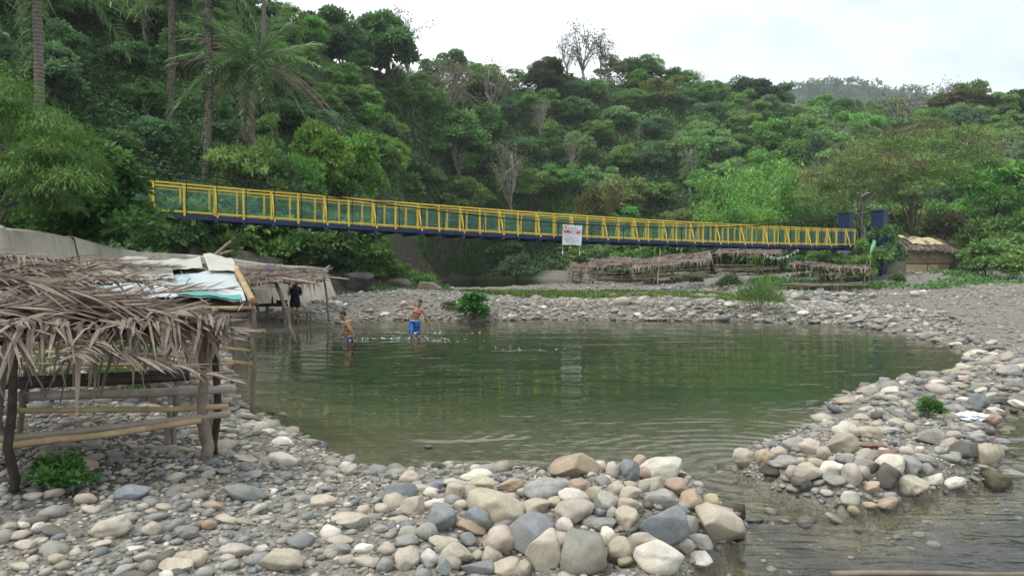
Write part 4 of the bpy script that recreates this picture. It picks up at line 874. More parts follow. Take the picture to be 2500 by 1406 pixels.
# grass on the bars
q = gp((1110, 724), (1160, 712), (1330, 709), (1500, 711), (1700, 718), (1900, 726), (1930, 738), (1700, 738), (1480, 733), (1300, 735), (1150, 728), z=.5); blades("bar_grass", in_poly(q, 13000, .5), .27, .028, (.135, .215, .05), "thin green grass and weeds along the top of the gravel bar")
def cover(name, P3, ln, wd, hgt, color, label):
    n = len(P3); pos = P3 + np.stack([np.zeros(n), np.zeros(n), hgt * rng.uniform(.05, 1, n) * np.clip(.6 + 1.8 * fbm(P3[:, 0] * .8, P3[:, 1] * .8, 71, 3), .1, 1.6)], -1)
    V, F = leaves(pos, rdir(n) + [0, 0, .2], np.array([0, -.2, 1.]) + rdir(n) * .6, ln * rng.uniform(.6, 1.4, n), wd * rng.uniform(.6, 1.4, n)); o = MB().add(V, F, np.repeat(np.clip(rng.normal(.45, .2, n), 0, 1), 4)).obj(name, M_LEAF); o.color = (*color, 1); stuff(o, label, "undergrowth"); return o
q = np.array([P(px, 0, d)[:2] for px, d in ((1835, 48), (1905, 44.5), (2120, 44), (2180, 42.5), (2330, 43), (2440, 45), (2560, 49), (2480, 53), (2330, 54), (2140, 51), (2000, 55), (1870, 56))]); cover("bank_cover", in_poly(q, 15000, .18), .26, .075, .38, (.12, .26, .075), "green ground cover on the bank below the bamboo hut")
cover("scar_weeds", in_poly(SCAR, 1100, .5), .5, .10, .5, (.17, .14, .09), "dry creepers trailing over the bare earth slope")
q = np.concatenate([BANKP[8:14] + [.9, -.5], BANKP[8:13][::-1] + [-2.2, 2.0]]); cover("outcrop_weeds", in_poly(q, 9000, .3), .22, .07, .34, (.13, .25, .075), "weeds clinging to the rocky outcrop by the gravel bank")
q = np.array([P(px, 0, d)[:2] for px, d in ((-120, 9.5), (300, 10), (440, 14), (330, 16), (0, 13.5), (-150, 12))]); blades("weeds", in_poly(q, 5000, .8), .14, .012, (.09, .19, .045), "low green weeds on the cobbles behind the near shelter")
# grass and leaves on the bank above the concrete wall
q = np.array([P(px, 0, d)[:2] for px, d in ((150, 19.5), (330, 21.5), (560, 26.5), (720, 31), (640, 33), (350, 28), (120, 23))]); blades("bank_weeds", in_poly(q, 6000, .9), .55, .025, (.055, .125, .035), "tall dark grass on the bank above the concrete wall")
# ------------------------------------------------------------------ concrete river wall
wall = empty("river_wall"); tag(wall, "low sloping grey concrete river wall descending toward the bathing hut", "wall", at=BANKL[4])
wl = []                                              # densify the top line
for a, b in zip(BANKL[:-1], BANKL[1:]):
    for s in np.linspace(0, 1, 7)[:-1]: wl.append(a + (b - a) * s)
wl.append(BANKL[-1]); wl = np.array(wl)
dirs = np.gradient(wl[:, :2], axis=0); dirs /= np.linalg.norm(dirs, axis=1)[:, None]; nr = np.stack([dirs[:, 1], -dirs[:, 0]], -1)   # towards the river
wl[:, 2] += .05 * np.sin(np.arange(len(wl)) * .5)
def wall_slab(i0, i1, dz=0.0, dn=0.0):
    V = []
    for i in range(i0, i1 + 1):
        t, n = wl[i], nr[i]; g = Hs(t[0] + n[0] * 1.1, t[1] + n[1] * 1.1) - .35
        for off, z in ((-.55 + dn, t[2] - .7), (-.5 + dn, t[2] - .02 + dz), (.0 + dn, t[2] + dz), (.10 + dn, t[2] - .06 + dz), (.75 + dn, g)): V.append([t[0] + n[0] * off, t[1] + n[1] * off, z])
    V = np.array(V); k = i1 - i0 + 1; F = gridf(k, 5); caps = np.array([[0, 1, 2, 4], [(k - 1) * 5, (k - 1) * 5 + 4, (k - 1) * 5 + 2, (k - 1) * 5 + 1]])
    return V, [F[:, ::-1], caps]
cuts = list(range(0, len(wl) - 1, 6)) + [len(wl) - 1]; cuts = sorted(set(cuts))
for k, (a, b) in enumerate(zip(cuts[:-1], cuts[1:])):
    V, F = wall_slab(a, b, [0, .03, -.02, .02, 0, .025, 0][k % 7], [0, .02, 0, .025, .01, 0, .02][k % 7]); me = mk_mesh("slab", V, F); ob("slab", me, M_CONC, wall)
# a second strip of concrete higher on the bank
back_wall = empty("channel_kerb"); tag(back_wall, "pale concrete strip half hidden in grass behind the river wall", "kerb", at=P(600, 610, 31))
q = [P(460, 592, 30.5), P(560, 606, 31.5), (P(660, 628, 33)), P(745, 645, 34.5)]
for a, b in zip(q[:-1], q[1:]):
    V, F = bar(a - [0, 0, .45], b - [0, 0, .45], .5, .9); MB().add(V, F).obj("slab", M_CONC, back_wall)
# ------------------------------------------------------------------ poles, fronds, thatch
def pole_pts(a, b, n=6, bend=.0, jit=.0):
    a, b = np.asarray(a, float), np.asarray(b, float); s = np.linspace(0, 1, n)[:, None]; L = np.linalg.norm(b - a)
    p = a + (b - a) * s; p[:, 2] -= (bend * L * np.sin(np.pi * s[:, 0])); p[1:-1] += rng.normal(0, jit * L, (n - 2, 3)); return p
def pole(name, a, b, r, m, parent, bend=0.0, jit=.006, taper=.8, sides=8, bamboo=False):
    mb = MB(); L = np.linalg.norm(np.asarray(b, float) - np.asarray(a, float))
    if bamboo:
        k = max(3, int(L / .28)); s = np.concatenate([[i / k, (i + .03) / k, (i + .06) / k] for i in range(k)] + [[1.0]]); rr_ = np.concatenate([[1.0, 1.13, 1.0] for i in range(k)] + [[1.0]]) * r
        base = pole_pts(a, b, 6, bend, jit); P_ = np.stack([np.interp(s, np.linspace(0, 1, 6), base[:, j]) for j in range(3)], 1)
        add_tube(mb, P_, rr_ * np.linspace(1, taper, len(s)), sides)
    else: add_tube(mb, pole_pts(a, b, 7, bend, jit), np.linspace(r, r * taper, 7) * rng.uniform(.9, 1.1, 7), sides)
    return mb.obj(name, m, parent, True)
def frond_mesh(name, L, nl, ll, wd, droop, ldroop, curl=.3, gap=0.0, sweep=.9):
    mb = MB(); s = np.linspace(0, 1, 14); rz_ = -droop * L * s ** 2.0; rach = np.stack([L * s * (1 - .12 * droop * s), np.zeros(14), rz_], 1)
    add_tube(mb, rach, np.linspace(.024, .006, 14) * L / 2.6, 5, .25)
    for sd_ in (-1, 1):
        for i in range(nl):
            t = .10 + .9 * (i + rng.uniform(-.3, .3)) / nl
            if rng.random() < gap: continue
            o = np.array([np.interp(t, s, rach[:, j]) for j in range(3)]); l = ll * (.45 + .75 * math.sin(math.pi * min(1, .15 + .85 * t) ** .8)) * rng.uniform(.7, 1.1)
            a = sweep * rng.uniform(.8, 1.15); d = np.array([math.cos(a), sd_ * math.sin(a), rng.normal(.12, .15)]); d /= np.linalg.norm(d)
            w_ = wd * rng.uniform(.7, 1.3); q = np.linspace(0, 1, 4); pts = o + np.outer(q, d) * l; pts[:, 2] -= ldroop * l * q ** 2 * rng.uniform(.6, 1.4); pts[:, 1] *= (1 - curl * .0)
            tw = rng.uniform(-.6, .6); sv = np.cross(d, [0, 0, 1.]); sv /= np.linalg.norm(sv) + 1e-9; sv = sv * math.cos(tw) + np.array([0, 0, 1.]) * math.sin(tw)
            wv = np.array([.7, 1, .8, .12]) * w_; V = np.stack([pts - sv * wv[:, None], pts + sv * wv[:, None]], 1).reshape(-1, 3)
            mb.add(V, [[2 * j, 2 * j + 1, 2 * j + 3, 2 * j + 2] for j in range(3)], np.full(8, np.clip(rng.normal(.52, .2), 0, 1)))
    return mb.mesh(name)
DRYF = [frond_mesh("frond", 2.6, 40, .55, .0165, .012 * k, .04 + .05 * k, gap=.15, sweep=.55 + .08 * k) for k in range(5)]      # flat, for roofs
GRNF = [frond_mesh("frond", 4.6, 66, .95, .030, dr, .75, gap=.03, sweep=.85) for dr in (.10, .22, .38, .55, .8)]
DEADF = [frond_mesh("frond", 4.4, 55, .85, .020, dr, 1.15, gap=.12, sweep=.75) for dr in (.55, .95)]
M_STRAW = M_DRY
def roof_fn(c00, c10, c01, c11, sag=0.0, lump=.03):     # (u along eave, v up the slope)
    c = [np.asarray(q, float) for q in (c00, c10, c01, c11)]
    def f(u, v):
        u = np.asarray(u, float)[..., None]; v = np.asarray(v, float)[..., None]
        p = c[0] * (1 - u) * (1 - v) + c[1] * u * (1 - v) + c[2] * (1 - u) * v + c[3] * u * v
        dz = -sag * np.sin(np.pi * np.clip(u, 0, 1)) * np.sin(np.pi * np.clip(v, 0, 1)) + lump * (vn(u * 7 + c[0][0], v * 5 + c[0][1], 3) - .5) * 2
        return p + np.concatenate([np.zeros_like(dz), np.zeros_like(dz), dz], -1)
    return f
def roof(parent, f, nf, nstrip, scale=1.0, eaves=1.0, along=.5, strip=(.55, .018), mat_=True, fringe=0.6, base_mat=None):
    """thatch mat + single fronds + loose leaflets; fronds are parts of their own"""
    e1 = f(1.0, .0) - f(0.0, .0); e2 = f(0.0, 1.0) - f(0.0, 0.0); n_ = np.cross(e1, e2); n_ /= np.linalg.norm(n_); n_ = n_ if n_[2] > 0 else -n_
    if mat_:
        u, v = np.meshgrid(np.linspace(-.02, 1.02, 24), np.linspace(-.03, 1.02, 16), indexing='ij'); T = f(u, v) + rng.normal(0, .02 * scale, (24, 16, 1)) * n_ - n_ * .05
        a = T.reshape(-1, 3); b = a - n_ * .06; F = gridf(24, 16); parent = ob("roof", mk_mesh("roof", np.concatenate([a, b]), np.concatenate([F, F[:, ::-1] + len(a)]), False, tint=np.clip(rng.normal(.35, .15, 2 * len(a)), 0, 1)), base_mat or M_DRY, parent)
    for k in range(nf):
        fl_ = 2.3 * scale / np.linalg.norm(e1); u, v = rng.uniform(-.05, max(.05, 1.02 - fl_)), rng.uniform(.03, 1.0); p = f(u, v) + n_ * rng.uniform(.02, .09) * scale
        al = rng.random() < along; e1v = f(1.0, v) - f(0.0, v); d = e1v / np.linalg.norm(e1v) * (1 if rng.random() < .6 else -1) + rng.normal(0, .18, 3) if al else -e2 / np.linalg.norm(e2) + rng.normal(0, .3, 3)
        if al and np.dot(d, e1v) < 0: p = f(min(1.03, u + fl_), v) + n_ * .05
        if not al: p = f(rng.uniform(.02, .98), rng.uniform(.8, 1.0)) + n_ * .05 * scale
        d = (d / np.linalg.norm(d)) * [1, 1, .0] + [0, 0, np.clip((d / np.linalg.norm(d))[2], -.30, .10)] + n_ * .03 if al else d - n_ * np.dot(d, n_) + n_ * .03; o = ob("frond", DRYF[rng.integers(0, 5)], M_DRY, parent); o.matrix_local = frame_m(p, d, n_, scale * rng.uniform(.75, 1.1), rng.uniform(-.15, .15))
    # loose leaflets lying on the roof and hanging off the front and side eaves
    mb = MB(); m = nstrip; u = rng.uniform(-.02, 1.02, m); v = rng.uniform(-.02, 1.0, m); ed = rng.random(m) < .22 * eaves; v = np.where(ed, rng.uniform(-.04, .05, m), v)
    Pp = f(u, v) + n_ * rng.uniform(.01, .10, m)[:, None] * scale; e1n, e2n = unit(e1), unit(e2)
    dv = np.where(rng.random(m)[:, None] < .5, e1n * np.sign(rng.normal(size=m))[:, None], -e2n) + rng.normal(0, .35, (m, 3)); dv = unit(dv - n_ * (dv @ n_)[:, None]); dv = np.where(ed[:, None], unit(-e2n * .8 + rng.normal(0, .35, (m, 3))), dv)
    ln = strip[0] * rng.uniform(.5, 1.3, m); wd = strip[1] * rng.uniform(.6, 1.4, m); sv = unit(np.cross(dv, n_ + rng.normal(0, .4, (m, 3)))); q = np.linspace(0, 1, 4)
    pts = Pp[:, None] + dv[:, None] * (q[None] * ln[:, None])[..., None]; pts[..., 2] -= (np.where(ed, fringe, .03) * ln)[:, None] * q[None] ** 1.6 * rng.uniform(.6, 1.4, m)[:, None]
    wv = (np.array([.8, 1, .8, .15])[None] * wd[:, None])[..., None] * sv[:, None]; V = np.stack([pts - wv, pts + wv], 2).reshape(-1, 3); k = np.arange(m)[:, None] * 8
    mb.add(V, np.concatenate([k + [2 * j, 2 * j + 1, 2 * j + 3, 2 * j + 2] for j in range(3)]), np.repeat(np.clip(rng.normal(.55, .2, m), 0, 1), 8)); o = mb.obj("loose_leaflets", M_DRY, parent); o["kind"] = "stuff"
# ------------------------------------------------------------------ near shelter (foreground, cut by the frame)
def gz(p, dz=-.15): return np.array([p[0], p[1], Hs(p[0], p[1]) + dz])
A00, A10, A01, A11 = P(-260, 800, 5.2), P(548, 792, 6.75), P(-160, 620, 7.8), P(300, 750, 7.6)
nsh = empty("palm_shelter"); tag(nsh, "open palm thatched shelter of rough poles nearest the camera", "shelter", at=P(250, 800, 6.8))
f1 = roof_fn(A00, A10, A01, A11, .03, .05)
for nm, px, py0, py1, d, r, m in (("post", 494, 1128, 780, 6.9, .062, M_WOOD), ("post", 524, 1108, 770, 7.25, .042, M_DARKWOOD), ("post", 8, 1046, 780, 6.55, .040, M_WOOD), ("post", 24, 1225, 800, 5.6, .036, M_DARKWOOD), ("post", 520, 905, 762, 8.2, .04, M_WOOD), ("post", 60, 950, 650, 8.6, .05, M_DARKWOOD)):
    a = P(px, py0, d); pole(nm, gz(a), P(px + 4, py1, d) + [0, 0, .05], r, m, nsh, .0, .012)
pole("forked_branch", P(500, 910, 6.95), P(462, 775, 6.8), .035, M_WOOD, nsh, .02, .02); pole("forked_branch", P(500, 900, 6.9), P(535, 775, 6.8), .045, M_WOOD, nsh, -.02, .02)
for a, b, r, m in ((P(-200, 1004, 6.7), P(556, 991, 6.9), .030, M_BAMB), (P(-200, 1095, 5.6), P(562, 1009, 7.0), .036, M_GBAMB), (P(-200, 1112, 5.45), P(490, 1026, 6.75), .034, M_BAMB), (P(40, 968, 7.3), P(572, 948, 7.25), .052, M_GBAMB), (P(0, 888, 8.2), P(570, 888, 8.4), .018, M_BAMB), (P(430, 920, 7.9), P(565, 917, 8.1), .035, M_BAMB), (P(-100, 838, 9.3), P(300, 836, 9.4), .03, M_BAMB), (P(-100, 862, 9.2), P(200, 858, 9.3), .028, M_BAMB)):
    pole("rail", a, b, r, m, nsh, .004, .003, .92, 9, True)
for k in range(4): pole("bench_slat", P(-120, 952 - 7 * k, 6.9 + .09 * k), P(462, 924 - 6.5 * k, 7.5 + .09 * k), .026, M_DARKWOOD, nsh, .003, .003, .95, 8, True)
for px, py0, py1, d in ((405, 1100, 1005, 7.35), (422, 1085, 930, 7.55), (45, 1010, 955, 7.2), (420, 1000, 940, 7.4)): pole("bench_leg", gz(P(px, py0, d)), P(px + 8, py1, d), .032, M_WOOD, nsh, 0, .01)
for a, b, r in ((A00, A10, .035), (A01, A11, .035), (f1(.02, .0), f1(.02, 1.), .03), (f1(.98, .0), f1(.98, 1.), .03), (f1(.5, .0), f1(.5, 1.), .03), (f1(0., .5), f1(1.0, .5), .028)): pole("rafter", np.array(a) - [0, 0, .09], np.array(b) - [0, 0, .09], r, M_BAMB, nsh, 0, .004, .9, 8, True)
roof(nsh, f1, 44, 1000, .82, .8, .8, (.42, .017), fringe=.5)
o = ob("frond", DRYF[0], M_DRY, nsh); o.matrix_local = frame_m(P(-30, 662, 6.0), P(560, 800, 6.6) - P(-30, 662, 6.0), (0, -.3, 1), .85)
# hanging leaflets at the front eave: each a part
for k in range(46):
    u = rng.uniform(.22, 1.0); p = f1(u, rng.uniform(-.05, .06)); l = rng.uniform(.25, .62) * (1 if u < .9 else .8); w_ = rng.uniform(.007, .017); q = np.linspace(0, 1, 5); sw = rng.normal(0, .25, 2)
    pts = p + np.stack([q * sw[0] * l + .02 * np.sin(q * 5), -q * .12 * l + q * sw[1] * .3 * l, -q * l + .12 * l * (1 - q) * q], 1); a = rng.uniform(0, 3.1); sv = np.array([math.cos(a), math.sin(a) * .6, .1]) * w_
    wv = np.array([.7, 1, 1, .9, .5])[:, None] * sv; V = np.stack([pts - wv, pts + wv], 1).reshape(-1, 3); MB().add(V, [[2 * j, 2 * j + 1, 2 * j + 3, 2 * j + 2] for j in range(4)], np.clip(rng.normal(.5, .22), 0, 1)).obj("hanging_leaflet", M_DRY, nsh)
# second shelter behind it, roofed with old tarpaulins
B00, B10, B01, B11 = P(100, 745, 8.9), P(615, 738, 10.0), P(160, 642, 11.3), P(566, 640, 12.0)
tsh = empty("tarp_shelter"); tag(tsh, "pole shelter roofed with old tarpaulins behind the near palm shelter", "shelter", at=P(420, 700, 10))
f2 = roof_fn(B00, B10, B01, B11, .03, .05)
for u, v in ((0, 0), (1, 0), (0, 1), (1, 1), (.5, 0)): p = f2(u, v); pole("post", gz(p), p + [0, 0, .04], .04, M_WOOD, tsh, 0, .012)
for a, b, r in (((0, 0), (1.02, 0), .03), ((0, 1), (1.04, 1), .045), ((0, .5), (1, .5), .03), ((1, 0), (1, 1), .03), ((0, 0), (0, 1), .03)): pole("rafter", f2(*a) - [0, 0, .06], f2(*b) - [0, 0, .06], r, M_BAMB, tsh, 0, .004, .95, 8, True)
for z, r in ((.75, .03), (.95, .026)): pole("rail", gz(f2(0, 0), z), gz(f2(1, 0), z), r, M_BAMB, tsh, 0, .003, .95, 8, True)
for k in range(5): pole("bench_slat", gz(f2(.05, .2 + .08 * k), .5), gz(f2(.95, .2 + .08 * k), .5), .025, M_GBAMB, tsh, 0, .003, .95, 8, True)
roof(tsh, f2, 2, 90, .5, .3, .8, (.35, .012), mat_=True)
def b_tarp(t, cs):
    n = noise_(t, 2.2, 5, .6, objcoord(t), .6); return princ(t, ramp(t, n.outputs[0], *cs), .5, .35)
M_TARPW = mat("white_tarp", b_tarp, cs=((.34, (.24, .37, .39)), (.44, (.37, .43, .44)), (.62, (.44, .46, .47)), (.75, (.30, .30, .29))))
M_TARPC = mat("cream_tarp", b_tarp, cs=((.30, (.26, .34, .31)), (.45, (.39, .38, .34)), (.62, (.43, .41, .37)), (.72, (.36, .25, .18))))
M_TARPB = mat("blue_tarp", b_tarp, cs=((.3, (.015, .03, .16)), (.7, (.03, .06, .26)))); M_TEAL = mat("teal_print", b_plain, col=(.08, .32, .28), var=.2)
def tarp(name, f, u0, u1, v0, v1, m, label, lift, seed, hang=0.0, thick=.004, parent=None):
    nu, nv = 30, 20; u, v = np.meshgrid(np.linspace(u0, u1, nu), np.linspace(v0, v1, nv), indexing='ij')
    T = f(u, v); T[..., 2] += lift + .028 * (vn(u * 11 + seed, v * 9, seed) - .5) * 2 + .014 * (vn(u * 30 + seed, v * 26, seed + 1) - .5) * 2
    if hang: k = np.clip((.08 - (v - v0)) / .08, 0, 1); T[..., 2] -= hang * k * k
    a = T.reshape(-1, 3); F = gridf(nu, nv); me = mk_mesh(name, np.concatenate([a, a - [0, 0, thick]]), np.concatenate([F, F[:, ::-1] + len(a)]), True); o = ob(name, me, m, parent)
    if label: tag(o, label, "tarpaulin", "old tarpaulins on the shelter roof", at=a[len(a) // 2])
    return o
tw = tarp("tarpaulin", f2, .30, .97, .02, .62, M_TARPW, "white tarpaulin with faded blue print on the roof edge", .05, 3)
tarp("teal_border", f2, .62, .95, .025, .085, M_TEAL, None, .075, 3, 0, .002, tw)
tarp("tarpaulin", f2, .02, .62, .40, .82, M_TARPC, "cream tarpaulin with an orange stain under loose fronds", .085, 5)
tarp("tarpaulin", f2, .30, .80, .72, 1.02, M_TARPC, "narrow cream tarpaulin along the top of the roof", .06, 8)
tarp("tarpaulin", f2, .82, 1.0, .55, 1.02, M_TARPC, "pale green tarpaulin folded over the roof corner", .11, 9)
tarp("tarpaulin", f2, .18, .50, .12, .45, M_TARPW, "torn white tarpaulin scrap beside the brown thatch", .03, 12)
for k in range(3):
    o = ob("frond", DRYF[k % 5], M_DRY, tsh); o.matrix_local = frame_m(f2(rng.uniform(-.05, .1), rng.uniform(.6, 1.0)) + [0, 0, .12], f2(1, .8) - f2(0, .78) + rng.normal(0, .15, 3) * [1, 1, .2], (0, 0, 1), rng.uniform(.5, .68))
lp = pole("bamboo_pole", f2(1.0, -.04) + [0, 0, .07], f2(.985, .68) + [0, 0, .09], .05, M_BAMB, None, 0, .002, .9, 10, True); tag(lp, "stout pale bamboo pole lying down the edge of the tarp roof", "pole", at=P(575, 700, 10))
for k, (a, b, wh) in enumerate(((P(505, 640, 12.6), P(563, 590, 13.2), "pointing up"), (P(500, 632, 12.8), P(568, 612, 13.4), "lying low"))):
    lp = pole("driftwood_plank", a, b, .035, M_WOOD, None, 0, .004, .7, 6); tag(lp, "weathered plank end sticking out behind the tarp roof, " + wh, "plank", at=b)
# ------------------------------------------------------------------ bathing hut with table where the woman stands
C00, C10, C01, C11 = P(545, 688, 21.5), P(782, 682, 23.3), P(560, 650, 25.0), P(800, 656, 26.2)
bsh = empty("bathing_shelter"); tag(bsh, "small crooked thatched shelter at the pool edge over the woman", "shelter", at=P(690, 680, 24))
f3 = roof_fn(C00, C10, C01, C11, .05, .06)
for (px, y0, y1, d, r), tilt in (((804, 795, 663, 25.6, .045), -14), ((622, 790, 675, 25.0, .06), -26), ((640, 800, 690, 24.0, .05), -30)): a = P(px, y0, d); pole("post", gz(a), P(px + tilt, y1, d), r, M_WOOD, bsh, 0, .01)
pole("post", gz(P(728, 814, 22.6)), P(672, 688, 22.8), .075, M_WOOD, bsh, 0, .012, .85); pole("post", gz(P(694, 806, 23.3)), P(696, 765, 23.3), .06, M_WOOD, bsh, 0, .01)
for a, b, r in ((P(690, 680, 22.8), P(772, 692, 22.6), .05), (P(765, 672, 24.6), P(852, 682, 24.6), .035), (P(760, 678, 25.6), P(806, 648, 25.9), .035), (P(720, 668, 26), P(812, 654, 26), .03), (P(700, 664, 25), P(800, 663, 25), .03), (P(545, 697, 22), P(700, 690, 22.8), .035), (P(600, 660, 25.8), P(790, 664, 25.8), .03)): pole("rafter", a, b, r, M_GBAMB, bsh, 0, .006, .8, 7)
roof(bsh, f3, 18, 520, .62, .8, .7, (.38, .018), fringe=.6)
t_ = tarp("tarpaulin", f3, .0, .16, -.06, .35, M_TARPB, "blue tarpaulin scrap hanging from the bathing shelter roof", .02, 4, .3); t_["group"] = "blue tarpaulin scraps"
t_ = tarp("tarpaulin", f3, .36, .46, .8, 1.04, M_TARPB, "blue tarpaulin scrap showing at the back of the thatch", .06, 6); t_["group"] = "blue tarpaulin scraps"
def bench_like(name, label, cat, pa, pb, depth, legs, nsl=4, r=.035):
    e = empty(name); tag(e, label, cat, at=(np.array(pa) + pb) / 2); pa, pb = np.array(pa), np.array(pb); d = (pb - pa) / np.linalg.norm(pb - pa); bk = np.array([-d[1], d[0], 0])
    for k in range(nsl): o = bk * depth * k / max(1, nsl - 1); pole("slat", pa + o, pb + o + rng.normal(0, .02, 3), r, M_DARKWOOD if cat == "table" else M_WOOD, e, 0, .006, .9, 7)
    for s in legs:
        for k in (0, 1): q = pa + (pb - pa) * s + bk * depth * k; pole("leg", gz(q), q - [0, 0, .02], .04, M_WOOD, e, 0, .012)
    return e
bench_like("pole_table", "dark rough pole table under the crooked thatched shelter", "table", P(600, 748, 23.6), P(705, 746, 24.2), .7, (.1, .52, .93), 6)
bench_like("pole_bench", "low pole bench in front of the woman's legs", "bench", P(655, 768, 23.2), P(770, 762, 24.2), .35, (.2, .9), 4)
lp = pole("driftwood_plank", P(660, 778, 24.2), P(812, 789, 24.8), .05, M_WOOD, None, 0, .004, .9, 6); tag(lp, "flat pale plank lying across stones at the water edge", "plank", at=P(740, 785, 24))
lp = pole("driftwood_log", P(618, 770, 24.5), P(668, 755, 24.8), .07, M_GBAMB, None, 0, .01, .8, 8); tag(lp, "short pale log lying under the rough pole table", "log", at=P(640, 765, 24))
M_GLASS = mat("brown_bottle", b_plain, col=(.02, .014, .01), rough=.15, spec=.6)
mb = MB(); b0 = P(665, 740, 24.3); b0[2] = P(665, 745, 24.0)[2] + .03; add_tube(mb, b0 + np.array([[0, 0, z] for z in (0, .02, .16, .20, .24, .30, .31)]), [.03, .036, .036, .028, .014, .013, .016], 10); bt_ = mb.obj("bottle", M_GLASS, None, True); tag(bt_, "dark brown bottle standing on the rough pole table", "bottle", at=b0)
mb = MB(); b0 = P(688, 742, 24.4); b0[2] = P(665, 745, 24.0)[2] + .03; add_tube(mb, b0 + np.array([[0, 0, z] for z in (0, .02, .10, .12)]), [.14, .17, .2, .21], 14); bt_ = mb.obj("wash_basin", M_BLUE, None, True); tag(bt_, "dark blue basin on the table beside the woman", "basin", at=b0)
# ------------------------------------------------------------------ far shelters on the gravel bar
def far_shelter(label, pxs, ytop, yeave, d0, d1, yb, nf=14, nst=420, posts=5, rails=((.45, 1), (.62, 1), (.9, .6)), sag=.1, fr=.8, yl=None):
    px0, px1 = pxs; e = empty("thatched_shelter"); c00, c10 = P(px0, yeave[0], d0), P(px1, yeave[1], d0 + (d1 - d0) * .15); c01, c11 = P(px0 + 12, ytop[0], d1), P(px1 - 4, ytop[1], d1 + .4)
    tag(e, label, "shelter", "thatched shelters under the bridge", at=(c00 + c11) / 2); f = roof_fn(c00, c10, c01, c11, sag, .10)
    roof(e, f, nf, nst, .62, 1.0, .5, (.42, .030), fringe=fr)
    for k in range(posts):
        u = k / (posts - 1)
        for v in (.06, .95): p = f(.03 + .94 * u, v); pole("post", gz(p), p - [0, 0, .03], .05, M_WOOD, e, 0, .015, .85, 6)
    for zh, frac in rails:
        for v in (.04, .93):
            a, b = f(.0, v), f(frac, v); pole("rail", gz(a, zh), gz(b, zh), .04, M_BAMB if rng.random() < .5 else M_GBAMB, e, 0, .004, .95, 6)
    for k in range(5): pole("bench_slat", gz(f(.04, .1 + .09 * k), .48), gz(f(.95, .1 + .09 * k), .48), .035, M_GBAMB, e, 0, .004, .95, 6)
    return e
far_shelter("small sagging palm shelter at the water end of the row", (1384, 1450), (642, 640), (662, 655), 58, 61, 690, 9, 300, 3)
far_shelter("low thatched shelter with bench rails, second from the back channel", (1435, 1560), (631, 628), (652, 640), 56, 59.5, 690, 14, 420, 4)
far_shelter("widest swaybacked thatch shelter just right of the banner", (1545, 1735), (633, 611), (655, 632), 52.5, 57, 695, 22, 700, 5, ((.5, 1), (.7, 1), (1.0, 1)))
far_shelter("thatched shelter half hidden under the bridge deck", (1745, 1905), (606, 604), (618, 616), 60, 64, 680, 15, 420, 5)
far_shelter("low flat roofed thatch shade with bamboo bench below the flag", (1930, 2118), (640, 649), (645, 654), 44.5, 46.5, 718, 12, 380, 4, ((.35, 1), (.55, .7)), .05)
bench_like("bamboo_bench", "long bamboo slat bench before the flat roofed shade", "bench", P(1912, 694, 44.0), P(2052, 697, 43.8), .5, (.05, .45, .95), 5, .04)
pole_y = pole("bamboo_pole", gz(P(1605, 690, 52)), P(1612, 608, 53), .04, M_BAMB, None, 0, .004, .8, 6); tag(pole_y, "thin pole rising above the swaybacked thatch roof", "pole", at=P(1610, 630, 52))
# ------------------------------------------------------------------ bamboo hut on the bank
hut = empty("bamboo_hut"); hp = P(2262, 672, 57.0); tag(hut, "bamboo walled hut with palm thatch roof on the bank", "hut", at=hp)
gzz = hp[2]; ux = np.array([.985, .17, 0]); uy = np.array([-.17, .985, 0]); Hh = lambda a, b, z: np.array([hp[0], hp[1], gzz]) + ux * a + uy * b + np.array([0, 0, z])
W2, DP = 2.05, 3.0
for a in (-W2, -.0, W2):
    for b in (0, DP): pole("post", Hh(a, b, -.5), Hh(a, b, 2.15), .06, M_DARKWOOD, hut, 0, .005, .95, 6)
M_SLAT = mat("hut_slat", b_wood, c0=(.26, .20, .13), c1=(.52, .42, .28), sc=4); M_WEAVE = mat("woven_mat", b_wood, c0=(.44, .34, .20), c1=(.66, .54, .35), sc=9)
SLM = MB().add(*boxv((0, 0, .5), (.045, .02, 1.0))).mesh("wall_slat")
def slat(a, b, z0, z1, side=False):
    o = ob("wall_slat", SLM, M_SLAT, hut); q = Hh(a, b, z0); o.location = q; o.scale = (1, 1, z1 - z0); o.rotation_euler = (rng.normal(0, .01), rng.normal(0, .015), math.atan2(ux[1], ux[0]) + (R(90) if side else 0))
for k in range(44): slat(-W2 + 2 * W2 * k / 43, -.05, 1.02, 2.06)
for k in range(12): slat(1.02 + 1.0 * k / 11, -.05, .05, .92)
for k in range(28): slat(W2 + .05, DP * k / 27, .1, 2.05, True)
for z in (1.0, 1.45, 2.0): MB().add(*bar(Hh(-W2, -.07, z), Hh(W2, -.07, z), .03, .05)).obj("wall_rail", M_SLAT, hut)
for z in (.25, .45, .65): MB().add(*bar(Hh(1.0, -.07, z), Hh(W2, -.07, z), .02, .03)).obj("wall_rail", M_SLAT, hut)
MB().add(*bar(Hh(-W2, -.09, .96), Hh(W2, -.09, .96), .05, .07)).obj("sill_beam", M_DARKWOOD, hut)
def weave(a0, a1, z0, z1):
    mb = MB(); n = int((z1 - z0) / .06)
    for k in range(n): z = z0 + (k + .5) * (z1 - z0) / n; mb.add(*bar(Hh(a0, -.05 - .012 * (k % 2), z), Hh(a1, -.05 - .012 * (k % 2), z), .012, .055))
    m_ = int((a1 - a0) / .22)
    for k in range(m_ + 1): a = a0 + (a1 - a0) * k / m_; mb.add(*bar(Hh(a, -.075, z0), Hh(a, -.075, z1), .014, .03, (0, 1, 0)))
    mb.obj("woven_panel", M_WEAVE, hut)
weave(-W2 + .06, -.05, .04, .90); weave(.05, .98, .04, .90)
